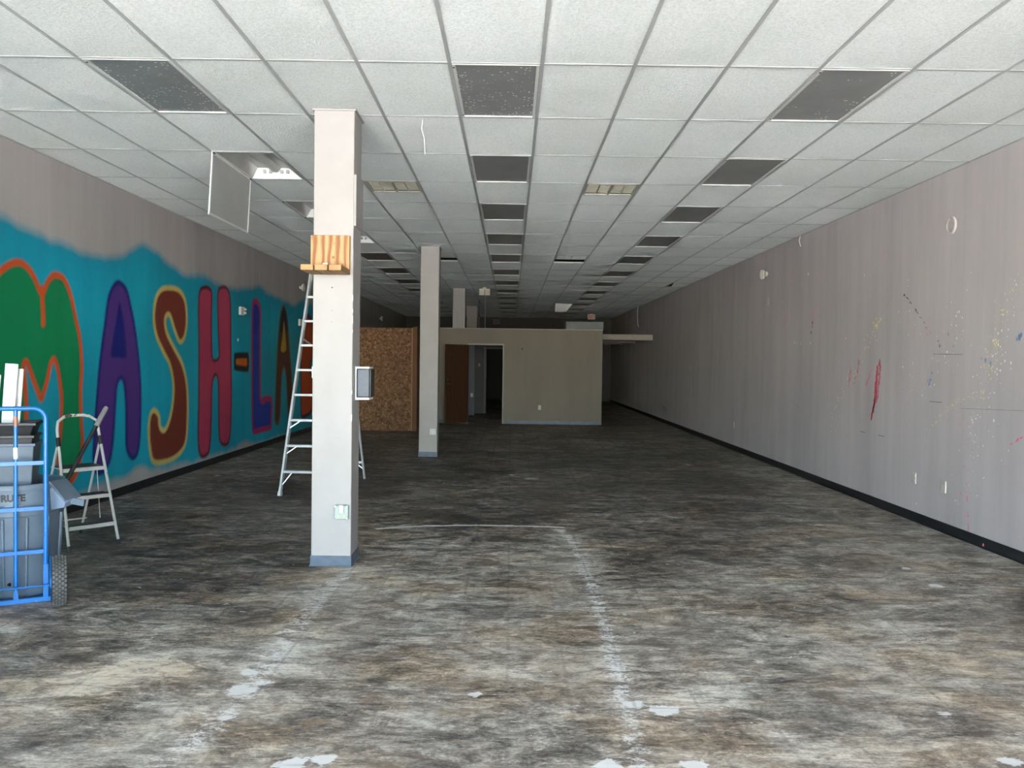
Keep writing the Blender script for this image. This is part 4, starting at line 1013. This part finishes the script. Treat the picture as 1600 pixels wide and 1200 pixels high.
# flared pocket on the right of the rim
u = Vector((.985, -.17, 0)); v = Vector((.17, .985, 0))
def bp(a, b, z): return tuple(u*a+v*b+Vector((0,0,z)))
MB().add([bp(.285,-.06,.765),bp(.395,-.045,.64),bp(.385,-.04,.605),bp(.29,-.05,.585), bp(.285,.10,.775),bp(.395,.08,.66),bp(.385,.08,.615),bp(.29,.10,.60)],
         [(0,1,2,3),(7,6,5,4),(0,4,5,1),(1,5,6,2),(2,6,7,3),(3,7,4,0)]).build('side_pocket', M_canl, t, bevel=.006)
MB().bar(bp(.285,.02,.782), bp(.405,.02,.66), .17, .012).bar(bp(.402,.02,.665), bp(.394,.02,.62), .17, .012).build('pocket_lip', M_can, t, bevel=.004)
# inner grey tub, black tubs, boards, pole
def tub(name, z0, z1, w0, w1, mat, label, rimh=.018, cx=-.03, cy=.0, rz=.35):
    t = empty(name, BC+Vector((cx, cy, 0)), rz, label, 'tub')
    vs = [(-w0,-w0,z0),(w0,-w0,z0),(w0,w0,z0),(-w0,w0,z0),(-w1,-w1,z1),(w1,-w1,z1),(w1,w1,z1),(-w1,w1,z1)]
    e = .012
    vi = [(-w0+e,-w0+e,z0+e),(w0-e,-w0+e,z0+e),(w0-e,w0-e,z0+e),(-w0+e,w0-e,z0+e),(-w1+e,-w1+e,z1),(w1-e,-w1+e,z1),(w1-e,w1-e,z1),(-w1+e,w1-e,z1)]
    MB().add(vs+vi, [(0,3,2,1),(0,1,5,4),(1,2,6,5),(2,3,7,6),(3,0,4,7),(8,9,10,11),(8,12,13,9),(9,13,14,10),(10,14,15,11),(11,15,12,8),(4,5,13,12),(5,6,14,13),(6,7,15,14),(7,4,12,15)]).build('body', mat, t, bevel=.012, seg=2)
    mb = MB(); q = w1+.010
    for x0, x1, y0, y1 in ((-q,q,-q,-w1+.002),(-q,q,w1-.002,q),(-q,-w1+.002,-w1,w1),(w1-.002,q,-w1,w1)): mb.box(x0, x1, y0, y1, z1-rimh, z1+.003)
    mb.build('rim', mat, t, bevel=.004)
    return t
tb = tub('grey_tub', .52, 1.035, .115, .145, M_can, 'smaller grey tub standing inside the big grey bin')
b1 = tub('black_tub', .90, 1.09, .112, .139, M_blacktub, 'lower black tub nested in the grey tub')
b2 = tub('black_tub', 1.0, 1.175, .092, .150, M_blacktub, 'upper black tub on top of the stack in the bin')
t = empty('strap', BC+Vector((-.19,-.2,0)), 0, 'beige strap hanging over the side of the black tubs', 'strap')
MB().tube([(0.0,.02,1.185),(.005,-.005,1.16),(.008,0,1.08),(.002,.004,.99)], .005, 6).build('strap', paint('strap_beige', (.40,.38,.30)), t)
for k, (x, y, zt, lean, w, lab) in enumerate(((-3.490, 5.84, 1.575, .028, .088, 'tallest white trim board sticking up out of the tubs'), (-3.585, 5.80, 1.50, .03, .08, 'shorter white trim board left of the tallest one in the tubs'), (-3.455, 5.88, 1.54, .025, .05, 'narrow white trim board right behind the tallest one'))):
    o = MB().bar((0,0,0), (lean,.02,zt-1.02), w, .012, (0,1,0)).build('trim_board', M_board, bevel=.002, seg=1)
    o.location = (x, y, 1.02); tag(o, lab, 'board', 'white boards in the bin')
t = empty('broom_pole', (-3.32, 5.58, .10), 0, 'black pole with grey foam grip leaning out of the grey bin', 'pole')
P0 = Vector((0,0,0)); P1 = Vector((.40,.52,1.17))
MB().tube([P0, P0+(P1-P0)*.90], .0150, 10).build('shaft', paint('black_gloss_pole', (.008,.008,.009), .18), t, smooth=True)
MB().tube([P0+(P1-P0)*.885, P0+(P1-P0)*.985, P1], [.019,.019,.014], 10).build('foam_grip', paint('grey_foam', (.10,.10,.10), .8), t, smooth=True)
